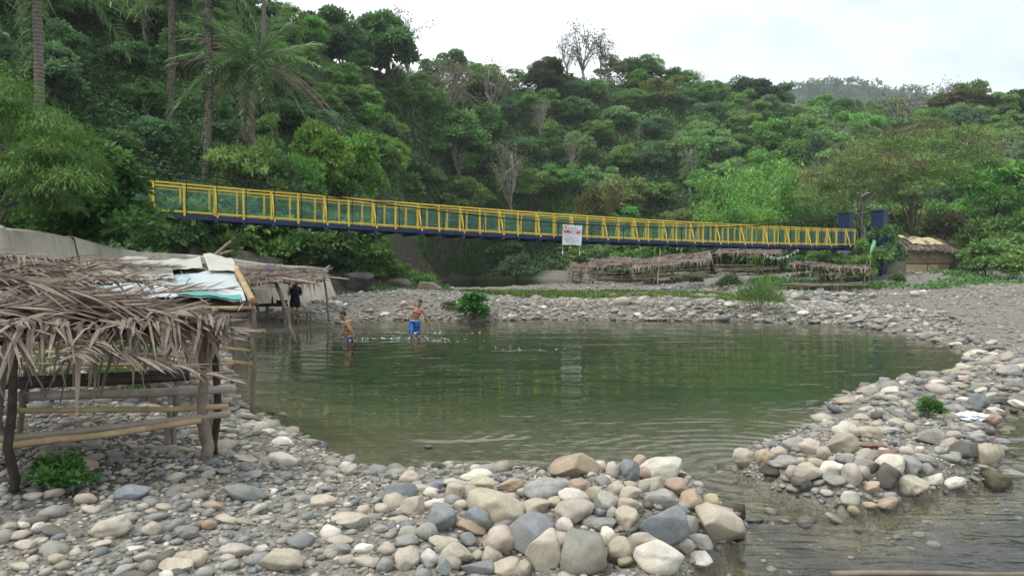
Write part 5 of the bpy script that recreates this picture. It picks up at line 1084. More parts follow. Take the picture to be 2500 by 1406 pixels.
f4 = roof_fn(Hh(-2.65, -.45, 2.05), Hh(2.65, -.45, 2.05), Hh(-2.2, 1.5, 3.1), Hh(2.2, 1.5, 3.1), -.08, .10); f5 = roof_fn(Hh(2.75, 3.8, 1.98), Hh(-2.75, 3.8, 1.98), Hh(2.2, 1.5, 3.1), Hh(-2.2, 1.5, 3.1), 0, .06)
roof(hut, f4, 18, 760, .62, 1.3, .15, (.30, .03), fringe=.15); roof(hut, f5, 8, 260, .62, 1.1, .2, (.30, .03), fringe=.2)
f6 = roof_fn(Hh(2.72, -.75, 1.95), Hh(2.72, 3.8, 1.95), Hh(2.15, 1.2, 2.8), Hh(2.15, 1.8, 2.8), 0, .04); roof(hut, f6, 8, 260, .62, 1.1, .2, (.30, .03), fringe=.2)
def roofmat(u0, u1, v0, v1, lift, label):
    o = tarp("roof_mat", f4, u0, u1, v0, v1, M_WEAVE, None, lift, 7, 0, .02); tag(o, label, "mat", "woven mats on the hut roof", at=Hh(0, 0, 2.8))
roofmat(.28, .86, .38, .98, .10, "tan woven mat spread over the hut roof"); roofmat(.14, .30, .86, 1.06, .16, "small tan mat folded at the hut roof ridge")
lp = pole("bamboo_pole", gz(P(2130, 690, 53)), P(2192, 655, 55), .05, M_WOOD, None, 0, .004, .8, 6); tag(lp, "slanting pole on the rubble beside the bamboo hut", "pole", at=P(2150, 680, 53))
# ------------------------------------------------------------------ flag, lamp, bunting
fl = empty("pennant_flag"); tag(fl, "pale green pennant on a bamboo pole by the flat roofed shade", "flag", at=P(2125, 620, 48))
pole("flagpole", gz(P(2119, 715, 46.8)), P(2131, 585, 47), .028, M_BAMB, fl, 0, .003, .6, 6)
u, v = np.meshgrid(np.linspace(0, 1, 12), np.linspace(0, 1, 8), indexing='ij'); a = P(2131, 585, 46.9); b = P(2123, 622, 46.9); T = a + (b - a) * v[..., None] + np.array([.32, .0, -.12]) * (u * (1 - abs(v - .32)))[..., None] - np.array([.12, 0, .1]) * (u * v)[..., None]; T[..., 1] += .06 * np.sin(u * 6 + v * 4)
M_FLAG = mat("green_cloth", b_plain, col=(.16, .52, .24), var=.2); T = T.reshape(-1, 3); F = gridf(12, 8); ob("cloth", mk_mesh("cloth", np.concatenate([T, T + [0, .01, 0]]), np.concatenate([F, F[:, ::-1] + len(T)]), True), M_FLAG, fl)
lampo = empty("street_lamp"); tag(lampo, "thin dark lamp post with a short arm behind the blue towers", "lamp", at=P(2100, 480, 56))
a = P(2101, 560, 56); pole("mast", gz(a), P(2101, 478, 56), .035, M_CABLE, lampo, 0, 0, .8, 6); MB().add(*bar(P(2101, 480, 56), P(2116, 472, 56), .05, .05)).obj("arm", M_GALV, lampo); MB().add(*boxv(P(2118, 471, 56), (.35, .18, .06))).obj("lamp_head", M_GALV, lampo)
bunt = empty("bunting"); tag(bunt, "string of small white pennants sagging under the bridge end", "bunting", at=P(1920, 620, 52))
A_, B_ = P(1862, 618, 52), P(1952, 606, 52); n_f = 11; s = np.linspace(0, 1, 20)[:, None]; ln_ = A_ + (B_ - A_) * s - np.array([0, 0, 1.0]) * (.5 * np.sin(np.pi * s)); mb = MB(); add_tube(mb, ln_, .008, 4); mb.obj("cord", M_WHITE, bunt)
FLG = mk_mesh("pennant", [[-.12, 0, 0], [.12, 0, 0], [.0, .01, -.26], [-.12, .006, 0], [.12, .006, 0], [0, .016, -.26]], np.array([[0, 2, 1], [3, 4, 5]]))
for k in range(n_f): q = ob("pennant", FLG, M_WHITE, bunt); i = (k + .5) / n_f * 19; q.location = [np.interp(i, np.arange(20), ln_[:, j]) for j in range(3)]; q.rotation_euler = (rng.normal(0, .2), rng.normal(0, .3), rng.normal(0, .4))
# ------------------------------------------------------------------ small things on the ground
st = pole("fallen_branch", G(2028, 1400, .06), G(2620, 1408, .10), .020, M_WOOD, None, -.004, .004, .9, 9); tag(st, "brown stick lying over the shallow water in front", "branch", at=G(2250, 1398, .06))
M_ORNG = mat("orange_cloth", b_plain, col=(.5, .10, .03), var=.3)
def crumple(name, loc, sx, sy, sz, m, label, cat, seed):
    V, F = stone_shape(4, seed, 0); r_ = np.random.default_rng(seed); off = r_.uniform(-9, 9, 3); d = np.array([mnoise.noise(Vector(v * 3.1 + off)) * .35 + abs(mnoise.noise(Vector(v * 6 + off))) * .2 for v in V]); V = V * (1 + d)[:, None] * [sx, sy, sz]
    o = ob(name, mk_mesh(name, V, F, False), m); o.location = loc; tag(o, label, cat, at=loc); return o
p = hit(2370, 1028); crumple("plastic_bag", (p[0], p[1], p[2] + .06), .22, .15, .06, M_VINYL, "crumpled white plastic bag lying on the stony spit", "bag", 901)
p = hit(2127, 675); crumple("orange_rag", (p[0], p[1], p[2] + .1), .30, .2, .3, M_ORNG, "orange rag on the rubble behind the flag pole", "rag", 902)
lf = ob("floating_leaf", mk_mesh("floating_leaf", *leaves(np.array([[*G(2342, 1300)[:2], .012]]), np.array([[1., -.5, 0]]), np.array([[0, 0, 1.]]), [.10], [.028], .1)), M_LEAF); lf.color = (.45, .5, .2, 1); tag(lf, "pale yellow leaf floating on the shallow water in front", "leaf", at=G(2358, 1308))
# ------------------------------------------------------------------ near bushes, palms and weeds
def bush(name, loc, C, cr, nl, ln, wd, color, label, cat="bush", group=None, flat=.8, droop=.4, stem_h=1.0, r=.05, up=.8):
    e = empty(name, loc); ob("stem", wood_mesh("stem", stem_h, r, C, 8), M_BARK, e); c = ob("foliage", crown_mesh("foliage", C, cr, nl, ln, wd, flat, droop, up), M_LEAF, e); c.color = (*color, 1); tag(e, label, cat, group, at=np.array(loc) + [0, 0, 1]); return e
def pxC(pts, d, dd=.8):      # clump centres from picture spots at a distance, relative to a base
    return np.array([P(a, b, d + rng.normal(0, dd)) for a, b in pts])
spots = [(rng.uniform(90, 345), rng.uniform(395, 590)) for _ in range(90)]; spots = [(a, b) for a, b in spots if b > 330 + (a - 60) * .26 + (40 if a > 300 else 0)][:48] + [(330, 520), (360, 540), (340, 560), (280, 410), (300, 440), (240, 380), (200, 360), (120, 340)]
b0 = P(200, 600, 20.5); C = pxC(spots, 20, .9) - b0
bush("leafy_bush", tuple(b0), C, .52, 9500, .24, .075, (.085, .21, .05), "big glossy leafed bush over the concrete wall hiding the bridge end", "bush", None, .8, .5, 1.6, .07)
spots = [(rng.uniform(-60, 215), rng.uniform(165, 520)) for _ in range(130)]; spots = [(a, b) for a, b in spots if b > 165 + max(0, a - 20) * 1.2 and a < 230 - max(0, b - 430)][:60]
b0 = P(20, 640, 16.5); C = pxC(spots, 16.5, .7) - b0
bush("feathery_tree", tuple(b0), C, .62, 24000, .17, .013, (.125, .25, .06), "fine leaved drooping tree at the picture edge over the wall", "tree", None, .7, .9, 3.5, .09, 1.0)
for k, (px, py, d, s, cl, lb) in enumerate(((480, 560, 31, 1.0, "mid", "dark leafy shrub under the bridge above the wall"), (600, 585, 33, 1.1, "mid", "broad leafy shrub below the blue deck beams"), (690, 590, 34, 1.0, "bright", "fresh green shrub beside the wall end"), (780, 600, 35, 1.05, "deep", "dense shrub hanging over the dark rock"), (860, 600, 37, 1.1, "mid", "leafy shrub above the rocky outcrop"), (900, 640, 37, .8, "bright", "bright shrub at the outcrop edge by the earth slope"), (740, 640, 34, .7, "deep", "small dark shrub above the wall end"), (820, 655, 35, .6, "deep", "low shrub on the dark rock face"), (960, 690, 38.5, .42, "mid", "small shrub low on the rocky outcrop"), (1040, 685, 40, .38, "bright", "small bright shrub on the outcrop tip"), (985, 670, 40, .4, "mid", "weedy shrub on top of the outcrop"), (915, 690, 36.5, .36, "mid", "small leafy plant at the outcrop foot"), (540, 545, 34, 1.2, "deep", "tall dark shrub rising behind the bridge rail"), (420, 560, 29, .9, "deep", "shady shrub beside the glossy bush"), (830, 580, 40, 1.2, "mid", "rounded shrub behind the bridge above the outcrop"), (700, 560, 39, 1.2, "mid", "rounded shrub behind the bridge rail"))):
    p = P(px, py, d); z = max(Hs(p[0], p[1]) - .2, p[2] - 1.3 * s); plant("shrub", "bank_shrub", (p[0], p[1], Hs(p[0], p[1]) - .2), s, rng.uniform(0, 6), GREEN[cl], lb, "shrub", "shrubs on the bank below the bridge", max(.8, min(1.6, (p[2] + 1.1 * s - Hs(p[0], p[1])) / (2.4 * s))))
# plants on the bar
p = hit(1155, 780); C = crown_pts(30, .62, .5, .55, .42, -.5, .35); bush("leafy_bush", tuple(p), C, .2, 2600, .13, .05, (.10, .29, .08), "round bright green bush at the waterline behind the bathers", "bush", None, .7, .1, .4, .02, 1.2)
p = hit(1856, 764); b = empty("grassy_bush", tuple(p)); tag(b, "tall wispy grass green bush on the far bar", "bush", at=p); n = 1900; C = crown_pts(30, .75, .7, .65, .5, -.1, .2); c = C[rng.integers(0, 30, n)] + rng.normal(0, .16, (n, 3)); c[:, 2] = np.maximum(c[:, 2], .03); V, F = leaves(c, unit(c * [1, 1, .6]) + [0, 0, .5] + rdir(n) * .4, rdir(n), rng.uniform(.14, .30, n), rng.uniform(.01, .02, n)); q = MB().add(V, F, np.repeat(np.clip(rng.normal(.5, .2, n), 0, 1), 4)).obj("foliage", M_LEAF, b); q.color = (.17, .27, .09, 1); ob("stem", wood_mesh("stem", .5, .02, C, 12), M_BARK, b)
for k, (px, py, s, lb) in enumerate(((2265, 1022, .20, "small green seedling plant growing among stones of the spit"), (130, 1190, .20, "low green weed clump beneath the near shelter rail"), (185, 1205, .16, "tiny weed beside the low weed clump"), (1095, 760, .28, "grey green weed beside the round bush"), (1690, 700, .6, "grey green weed near the swaybacked shelter"), (1780, 712, .7, "pale bushy weed on the gravel mound"), (2190, 700, .6, "leafy weed before the bamboo hut"), (2320, 668, .5, "young pale green sapling at the hut corner"))):
    p = hit(px, py); C = crown_pts(9, s, s * .8, s * .6, s * .5, -.1, .3); bush("weed_plant", tuple(p), C, s * .45, 620, s * .33, s * .085, (.10, .24, .06) if k < 3 else (.13, .20, .09), lb, "weed", None, .7, .0, s * .6, .012, 1.0)
for k, (px, py, d, s, lb) in enumerate(((2163, 560, 51.8, 1.1, "leafy bush before the nearer blue tower"), (2420, 620, 55, 1.6, "rounded green bush beside the bamboo hut"), (2480, 640, 50, 1.5, "green bush at the picture edge on the bank"), (2392, 655, 54, 1.0, "dark bush beside the hut wall"), (2400, 575, 62, 1.8, "tall bush behind the hut roof"), (2010, 640, 58, 1.0, "dark bush under the bridge end"), (2035, 655, 50.5, 1.1, "green bush against the concrete abutment face"), (2095, 660, 50, 1.0, "green bush between the shade roof and abutment"), (2120, 626, 50.5, 1.1, "leafy sapling clump hiding the foot of the towers"), (1960, 655, 56, .9, "bush beside the bunting"), (2060, 665, 55, .8, "low bush by the concrete abutment"), (1640, 600, 72, 2.2, "dark tree mass behind the swaybacked shelter"), (1740, 600, 74, 2.2, "bushy growth behind the thatched row"), (1530, 600, 80, 2.3, "dark bush behind the low shelter"), (1440, 615, 84, 2.2, "olive bush by the banner foot"), (1860, 610, 70, 2.2, "dark bushy growth behind the bridge end shelter"), (2330, 560, 66, 2.0, "dry twiggy bush above the hut"), (2480, 560, 62, 2.0, "dense bush high at the picture edge"), (1480, 640, 78, 1.7, "bush behind the smallest palm shelter"), (1535, 640, 75, 1.6, "bush between the two low shelters"), (1590, 640, 72, 1.6, "bush behind the swaybacked roof edge"), (1435, 650, 86, 1.5, "bush at the water beside the smallest shelter"))):
    p = P(px, py, d); z = Hs(p[0], p[1]); plant("shrub", "bank_bush", (p[0], p[1], z - .2), s * .75, rng.uniform(0, 6), GREEN["mid" if k % 3 else "deep"] if not lb.startswith('dry') else (.17, .14, .09), lb, "bush", "bushes on the far bank", max(.8, min(1.7, (p[2] + 1.0 - z) / (2.4 * s * .75))))
# dark cracked rock beside the wall end
V, F = stone_shape(4, 777, 1.3); rk = ob("rock_outcrop", mk_mesh("rock_outcrop", V * [1.0, 1.0, .8], F, True), M_STONE); p = P(862, 695, 33.6); rk.location = (p[0], p[1], 1.05); rk.color = (.05, .05, .05, 1); tag(rk, "dark cracked rock between the wall end and the gravel bank", "rock", at=p)
V, F = stone_shape(4, 778, 1.2); rk = ob("rock_outcrop", mk_mesh("rock_outcrop", V * [.8, .8, .45], F, True), M_STONE); p = P(1045, 697, 39.0); rk.location = (p[0], p[1], .8); rk.color = (.22, .19, .15, 1); tag(rk, "brown boulder at the tip of the planted outcrop", "rock", at=p)
V, F = stone_shape(4, 779, 1.2); rk = ob("rock_outcrop", mk_mesh("rock_outcrop", V * [.9, .8, .5], F, True), M_STONE); p = P(965, 690, 37.5); rk.location = (p[0], p[1], .95); rk.color = (.16, .14, .11, 1); tag(rk, "brown earthy rock under the shrubs of the outcrop", "rock", at=p)
for k, (px, py, d, s, key, cl, lb) in enumerate(((600, 330, 37.6, .62, "feather", "mid", "feathery tree screening the young palm trunk"), (655, 300, 38.5, .6, "round", "deep", "dark round tree beneath the brown drooping fronds"), (560, 380, 36.5, .9, "shrub", "mid", "leafy shrub left of the palm foot"), (700, 330, 41, .62, "feather", "bright", "bright feathery tree right of the young palm"), (790, 300, 46, .7, "round", "lime", "sunny lime green tree on the slope by the palm"), (860, 300, 50, .72, "round", "lime", "lime green tree lit beside the lime slope tree"))):
    p = P(px, py, d); z = Hs(p[0], p[1]); sz = (p[2] - z + 1.2) / ((7.6 if key == "round" else 6.8 if key == "feather" else 2.6) * s); plant(key, {"round": "round_tree", "feather": "feathery_tree", "shrub": "hill_shrub"}[key], (p[0], p[1], z - .4), s, rng.uniform(0, 6), GREEN[cl], lb, "tree" if key != "shrub" else "shrub", None, max(.7, min(1.5, sz)))
# ------------------------------------------------------------------ palms
def palm(px, pyc, d, label, nfr, r0, crown=True, lean=0.0, vines=False, ybase=None, deads=()):
    c = P(px, pyc, d); b = P(px + lean, 600, d); g = np.array([b[0], b[1], Hs(b[0], b[1]) - .5]); e = empty("coconut_palm"); tag(e, label, "palm", "coconut palms of the slope", at=(c + g) / 2)
    s = np.linspace(0, 1, 14)[:, None]; pts = g + (c - g) * s + np.array([1, 0, 0]) * (.25 * np.sin(np.pi * s)) ; mb = MB(); add_tube(mb, pts, np.linspace(r0 * 1.15, r0 * .85, 14) * (1 + .04 * np.array([(-1) ** k for k in range(14)])), 10); mb.obj("trunk", M_PALM, e, True)
    if vines:
        mb = MB(); n = 900; t = rng.uniform(.15, 1, n); q = np.stack([np.interp(t, s[:, 0], pts[:, j]) for j in range(3)], 1) + rdir(n) * r0 * 1.5; V, F = leaves(q, rdir(n) - [0, 0, .5], rdir(n), rng.uniform(.12, .25, n), rng.uniform(.03, .06, n)); o = mb.add(V, F, rng.uniform(0, .6, n * 4)).obj("climbing_vine", M_LEAF, e); o.color = (.05, .12, .045, 1)
    if crown:
        for k in range(nfr):
            a = k * 2.4 + rng.uniform(-.2, .2); el = 1.25 - 1.45 * (k / nfr) + rng.normal(0, .06); dv = np.array([math.cos(a) * math.cos(el), math.sin(a) * math.cos(el), math.sin(el)])
            o = ob("frond", GRNF[min(4, int(5 * k / nfr) + (1 if k > 4 else 0))], M_LEAF, e); o.matrix_local = frame_m(c + dv * .15, dv, (0, 0, 1), rng.uniform(.78, .95), rng.uniform(-.3, .3)); o.color = (.23, .37, .17, 1) if k < nfr * .6 else (.18, .29, .14, 1)
        for a, el, v, sc in deads:
            dv = np.array([math.cos(a) * math.cos(el), math.sin(a) * math.cos(el), math.sin(el)]); o = ob("dead_frond", DEADF[v], M_DRY, e); o.matrix_local = frame_m(c + dv * .1, dv, (0, 0, 1), sc)
    return e
palm(612, 172, 40, "young coconut palm with upright green fronds and drooping brown ones", 24, .20, True, -20, False, None, ((3.14, .55, 0, 1.0), (2.9, .95, 0, 1.0), (-.25, .35, 1, .95), (0.1, .2, 1, 1.05), (3.5, -.2, 1, .8), (-1.4, -.9, 0, .85), (-1.9, -.6, 1, .7)))
palm(83, -120, 25, "ringed grey palm trunk rising from the fine leaved tree", 16, .17, True, -10)
palm(506, -60, 38, "slim dark palm trunk left of the young coconut palm", 14, .19, True, -15, True)
palm(412, -80, 44, "vine covered palm trunk against the dark slope", 14, .22, True, 0, True, None, ((3.4, -.75, 0, 1.0),))
palm(640, -80, 62, "distant pale palm trunk behind the young palm", 12, .17, True, 0)
# ------------------------------------------------------------------ people
def blob(mb, c, r, M=None):
    V, F = ICO2; r = np.broadcast_to(np.asarray(r, float), (3,)); W = V * r
    if M is not None: W = W @ np.asarray(M).T
    mb.add(W + c, F)
ICO2 = ico(3)
def capsule(mb, a, b, ra, rb, flat=1.0):
    a, b = np.asarray(a, float), np.asarray(b, float); n = 9
    for s in np.linspace(0, 1, n): pass
    V, Q, T = tube(np.linspace(a, b, 5), np.linspace(ra, rb, 5), 14); k = mb.n; mb.add(V, Q); mb.T.append(T + k); blob(mb, a, ra); blob(mb, b, rb)
def fuse(name, mb, m, parent, vox=.009, smooth=6):
    o = mb.obj(name, m, parent); md = o.modifiers.new("r", 'REMESH'); md.mode = 'VOXEL'; md.voxel_size = vox; md.use_smooth_shade = True
    s = o.modifiers.new("s", 'SMOOTH'); s.factor = .5; s.iterations = smooth
    dg = bpy.context.evaluated_depsgraph_get(); dg.update(); me = bpy.data.meshes.new_from_object(o.evaluated_get(dg)); o.modifiers.clear(); old = o.data; o.data = me; bpy.data.meshes.remove(old); me.name = name
    if not me.materials: me.materials.append(m)
    return o
def b_skin(t, c):
    n = noise_(t, 12, 4, .5, objcoord(t)); p = princ(t, mix(t, .25, c, ramp(t, n.outputs[0], (.3, .7), (.7, 1.1)), 'MULTIPLY'), .45, .45); p.node.inputs["Subsurface Weight"].default_value = .08; p.node.inputs["Subsurface Radius"].default_value = (.02, .008, .004); return p
M_SKIN = mat("tanned_skin", b_skin, c=(.30, .145, .075)); M_SKIN2 = mat("skin", b_skin, c=(.36, .19, .12)); M_HAIR = mat("black_hair", b_plain, col=(.008, .007, .007), rough=.4, spec=.4)
M_NAVY = mat("navy_cloth", b_plain, col=(.006, .010, .022), rough=.85); M_BLK = mat("black_cloth", b_plain, col=(.006, .006, .008), rough=.9); M_EYE = mat("dark_eye", b_plain, col=(.01, .008, .008), rough=.2)
def b_shorts(t, c1, c2, c3):
    n = noise_(t, 5, 3, .5, objcoord(t), 1.2); return princ(t, ramp(t, n.outputs[0], (.40, c1), (.46, c2), (.60, c2), (.66, c3)), .7, .3)
M_SHB = mat("blue_shorts", b_shorts, c1=(.01, .015, .07), c2=(.02, .13, .50), c3=(.40, .60, .75)); M_SHW = mat("navy_white_shorts", b_shorts, c1=(.012, .015, .05), c2=(.03, .035, .09), c3=(.62, .66, .78))
def hand(mb, w_, d, up, side, curl=.5, s=1.0):
    """palm and five fingers; d forearm direction, up back of hand, side thumb side"""
    d, up, side = [np.asarray(v, float) / np.linalg.norm(v) for v in (d, up, side)]; pc = w_ + d * .045 * s; M = np.stack([d, side, up], 1); blob(mb, pc, np.array([.05, .042, .017]) * s, M)
    for k, (o, l) in enumerate(((.030, .070), (.010, .078), (-.010, .074), (-.029, .058))):
        a = w_ + d * .085 * s + side * o * s; b = a + (d * .6 + side * o * 4 - up * curl * .35) * l * .55 * s; c = b + (d * .75 - up * curl) * l * .5 * s / (1 + curl * .3); capsule(mb, a, b, .0098 * s, .0092 * s); capsule(mb, b, c, .0092 * s, .008 * s)
    a = w_ + d * .025 * s + side * .035 * s; b = a + (d * .5 + side * .8) * .038 * s; c = b + (d * .9 + side * .2 - up * .3) * .032 * s; capsule(mb, a, b, .0125 * s, .0105 * s); capsule(mb, b, c, .0105 * s, .009 * s)
def head(mb, c, face, up=(0, 0, 1), s=1.0):
    f = np.asarray(face, float); f /= np.linalg.norm(f); u = np.asarray(up, float); u = u - f * (u @ f); u /= np.linalg.norm(u); r = np.cross(f, u); M = np.stack([r, f, u], 1)
    at = lambda a, b, z: c + M @ (np.array([a, b, z]) * s)
    blob(mb, at(0, -.012, .022), np.array([.073, .092, .088]) * s, M); blob(mb, at(0, .022, -.03), np.array([.060, .066, .075]) * s, M); blob(mb, at(0, .045, -.085), np.array([.034, .035, .026]) * s, M)
    capsule(mb, at(0, .085, .012), at(0, .107, -.022), .008 * s, .0135 * s); blob(mb, at(0, .083, -.052), np.array([.024, .012, .010]) * s, M)
    for sg in (-1, 1): blob(mb, at(sg * .075, -.008, -.005), np.array([.010, .020, .032]) * s, M); blob(mb, at(sg * .030, .080, .027), np.array([.022, .010, .006]) * s, M); blob(mb, at(sg * .036, .066, -.015), np.array([.022, .018, .018]) * s, M)
    return at, M
def face_parts(e, at, M, s=1.0):
    for sg in (-1, 1):
        mb = MB(); blob(mb, at(sg * .030, .0835, .012), np.array([.012, .007, .007]) * s, M); mb.obj("eye", M_EYE, e, True)
        mb = MB(); blob(mb, at(sg * .031, .0885, .030), np.array([.018, .005, .004]) * s, M); mb.obj("eyebrow", M_HAIR, e, True)
    mb = MB(); blob(mb, at(0, .094, -.052), np.array([.021, .006, .004]) * s, M); mb.obj("mouth", M_RED, e, True)
def short_hair(e, at, M, s=1.0, spike=True):
    mb = MB(); blob(mb, at(0, -.022, .038), np.array([.082, .094, .084]) * s, M)
    for k in range(46):
        d = rdir(1)[0]; d[2] = abs(d[2]); q = at(d[0] * .06, -.02 + d[1] * .075, .045 + d[2] * .062)
        if d[1] > .75 and d[2] < .5: continue
        blob(mb, q, np.array([.022, .022, .018]) * s, M)
    for k in range(6): blob(mb, at(-.05 + .02 * k, .066, .075), np.array([.016, .020, .014]) * s, M)
    return fuse("hair", mb, M_HAIR, e, .008, 3)
# boy wading toward the camera, arms out (picture x/z axes, y away)
B2 = np.array([*G(1012, 800)[:2], 0.0]); e = empty("person", tuple(B2)); tag(e, "bare chested boy in blue swim shorts wading with arms spread", "person", at=B2 + [0, 0, .4])
v3 = lambda x, z, y=0.0: np.array([x, y, z]); mb = MB()
pel, chest, neck = v3(.0, .20, .03), v3(.09, .53, .0), v3(.135, .70, .0); sL, sR = v3(-.075, .69, .02), v3(.29, .60, -.03)
blob(mb, pel + [0, 0, .02], (.155, .105, .12)); blob(mb, v3(.025, .34, .01), (.135, .092, .12)); blob(mb, v3(.06, .45, .0), (.15, .10, .12)); blob(mb, chest + [0, 0, .02], (.165, .108, .13)); capsule(mb, sL + [.04, 0, -.01], sR + [-.04, 0, 0], .062, .062); blob(mb, v3(.03, .56, -.06), (.075, .045, .055)); blob(mb, v3(.17, .53, -.065), (.075, .045, .055))
capsule(mb, neck + [0, .01, -.03], v3(.175, .80, -.02), .052, .05); hc = v3(.205, .885, -.045); at, M = head(mb, hc, (-.05, -1, -.12), (.18, 0, 1))
eL, wL = v3(-.315, .705, .06), v3(-.545, .635, -.02); capsule(mb, sL, eL, .054, .040); capsule(mb, eL, wL, .040, .026); hand(mb, wL, wL - eL, (0, .3, 1), (0, -1, .2), .35)
eR, wR = v3(.43, .345, -.05), v3(.575, .165, -.12); capsule(mb, sR, eR, .054, .040); capsule(mb, eR, wR, .040, .026); hand(mb, wR, wR - eR, (1, 0, .4), (0, -1, 0), .3)
for sg, ky in ((-1, -.18), (1, .10)):
    hp_ = pel + [sg * .085, 0, -.03]; kn = v3(sg * .10 + .0, -.22, ky); an = v3(sg * .11, -.62, ky + .14); capsule(mb, hp_, kn, .085, .060); capsule(mb, kn, an, .058, .038); blob(mb, an + [0, -.07, -.05], (.045, .12, .035))
body = fuse("body", mb, M_SKIN, e); face_parts(e, at, M); short_hair(e, at, M)
mb = MB(); blob(mb, pel + [0, 0, .0], (.172, .122, .10)); 
for sg, ky in ((-1, -.14), (1, .07)): capsule(mb, pel + [sg * .085, 0, -.03], v3(sg * .105, -.12, ky), .104, .108)
shb = fuse("swim_shorts", mb, M_SHB, e, .010, 4); mb = MB(); V, Q, T = tube([pel + [0, 0, .035], pel + [.004, 0, .085]], [.168, .162], 28, False); V = (V - pel) * [1, .73, 1] + pel; mb.add(V, Q).obj("waistband", M_SKYB, shb, True)
# boy seen from the side, waist deep, walking to the shore
B1 = np.array([*G(858, 828)[:2], 0.0]); e = empty("person", tuple(B1)); tag(e, "bare backed boy waist deep walking toward the thatched shelter", "person", at=B1 + [0, 0, .4]); mb = MB()
pel, neck = v3(.0, .06, .0), v3(-.165, .585, .0); sN, sF = v3(-.105, .50, -.15), v3(-.17, .52, .15)
blob(mb, pel + [0, 0, .0], (.115, .16, .12)); blob(mb, v3(-.035, .19, 0), (.10, .135, .12)); blob(mb, v3(-.075, .32, 0), (.108, .15, .13)); blob(mb, v3(-.115, .44, 0), (.112, .165, .125)); capsule(mb, sN + [0, .04, .0], sF - [0, .04, 0], .062, .062)
capsule(mb, neck - [0, 0, .03], v3(-.215, .67, 0), .052, .05); hc = v3(-.255, .735, -.01); at, M = head(mb, hc, (-1, -.22, -.10), (-.1, 0, 1))
el, wr = v3(.03, .29, -.23), v3(.10, .09, -.20); capsule(mb, sN, el, .052, .040); capsule(mb, el, wr, .040, .026); hand(mb, wr, wr - el, (.9, -.3, 0), (0, -1, 0), .4)
el, wr = v3(-.24, .30, .20), v3(-.34, .14, .14); capsule(mb, sF, el, .052, .040); capsule(mb, el, wr, .040, .026); hand(mb, wr, wr - el, (-.9, .3, 0), (0, -1, 0), .4)
for sg, kx in ((-1, -.16), (1, .02)): hp_ = pel + [0, sg * .085, -.04]; kn = v3(kx, -.34, sg * .09); an = v3(kx + .16, -.74, sg * .09); capsule(mb, hp_, kn, .085, .06); capsule(mb, kn, an, .058, .038); blob(mb, an + [-.06, 0, -.05], (.12, .045, .035))
fuse("body", mb, M_SKIN, e); face_parts(e, at, M); short_hair(e, at, M)
mb = MB(); blob(mb, pel + [.005, 0, -.02], (.130, .176, .105)); 
for sg, kx in ((-1, -.12), (1, .02)): capsule(mb, pel + [0, sg * .085, -.04], v3(kx, -.26, sg * .09), .104, .106)
fuse("swim_shorts", mb, M_SHW, e, .010, 4)
# woman in navy shirt and black shorts, seen from behind
W = np.array([*G(721, 800)[:2], 0.0]); W[2] = max(Hs(W[0], W[1]), -.05); e = empty("person", tuple(W)); tag(e, "woman with long black hair in a navy shirt standing at the shelter", "person", at=W + [0, 0, .8]); mb = MB()
hd = np.array([-.35, .9, 0]); hd /= np.linalg.norm(hd); sd_ = np.array([hd[1], -hd[0], 0]); w3 = lambda a, f, z: sd_ * a + hd * f + np.array([0, 0, z])
Mw = np.stack([sd_, hd, [0, 0, 1]], 1)
for z, rx, ry, rz_ in ((.80, .165, .115, .10), (.90, .150, .10, .10), (1.02, .128, .088, .10), (1.13, .138, .095, .10), (1.22, .145, .098, .10)): blob(mb, w3(0, 0, z), (rx, ry, rz_), Mw)
capsule(mb, w3(-.13, 0, 1.27), w3(.13, 0, 1.27), .052, .052); capsule(mb, w3(0, 0, 1.28), w3(0, .02, 1.38), .045, .043); at, M = head(mb, w3(0, .03, 1.455), hd + [0, 0, -.25])
for sg in (-1, 1):
    sh = w3(sg * .155, 0, 1.26); el = w3(sg * .205, .03, 1.02); wr = w3(sg * .13, .24, 1.0); capsule(mb, sh, el, .044, .034); capsule(mb, el, wr, .034, .023); hand(mb, wr, wr - el, (sg * .6, 0, .8), (0, .2, .9), .6, .92)
    hp_ = w3(sg * .082, 0, .80); kn = w3(sg * .09, .02 if sg > 0 else -.02, .45); an = w3(sg * .085, -.02 if sg > 0 else .05, .08); capsule(mb, hp_, kn, .088, .054); capsule(mb, kn - [0, 0, .06], an, .054, .035); blob(mb, an + hd * .06 - [0, 0, .045], (.042, .115, .032), Mw)
fuse("body", mb, M_SKIN2, e); face_parts(e, at, M)
mb = MB(); blob(mb, at(0, -.025, .035), (.088, .098, .092), M); blob(mb, at(0, -.065, -.06), (.088, .060, .12), M); blob(mb, at(0, -.075, -.17), (.080, .045, .11), M); blob(mb, at(.055, -.02, -.08), (.035, .05, .11), M); blob(mb, at(-.055, -.02, -.08), (.035, .05, .11), M); blob(mb, at(.01, -.075, -.25), (.06, .035, .06), M); fuse("hair", mb, M_HAIR, e, .009, 4)
mb = MB()
for z, rx, ry, rz_ in ((.86, .172, .122, .09), (.95, .158, .112, .10), (1.05, .146, .106, .10), (1.14, .152, .110, .10), (1.22, .156, .110, .09)): blob(mb, w3(0, 0, z), (rx, ry, rz_), Mw)
capsule(mb, w3(-.13, 0, 1.265), w3(.13, 0, 1.265), .064, .064)
for sg in (-1, 1): capsule(mb, w3(sg * .155, 0, 1.26), w3(sg * .19, .015, 1.10), .060, .060)
fuse("shirt", mb, M_NAVY, e, .010, 4); mb = MB(); blob(mb, w3(0, -.01, .80), (.178, .132, .10), Mw)
for sg in (-1, 1): capsule(mb, w3(sg * .082, 0, .78), w3(sg * .086, .0, .66), .102, .100)
fuse("shorts", mb, M_BLK, e, .010, 4)
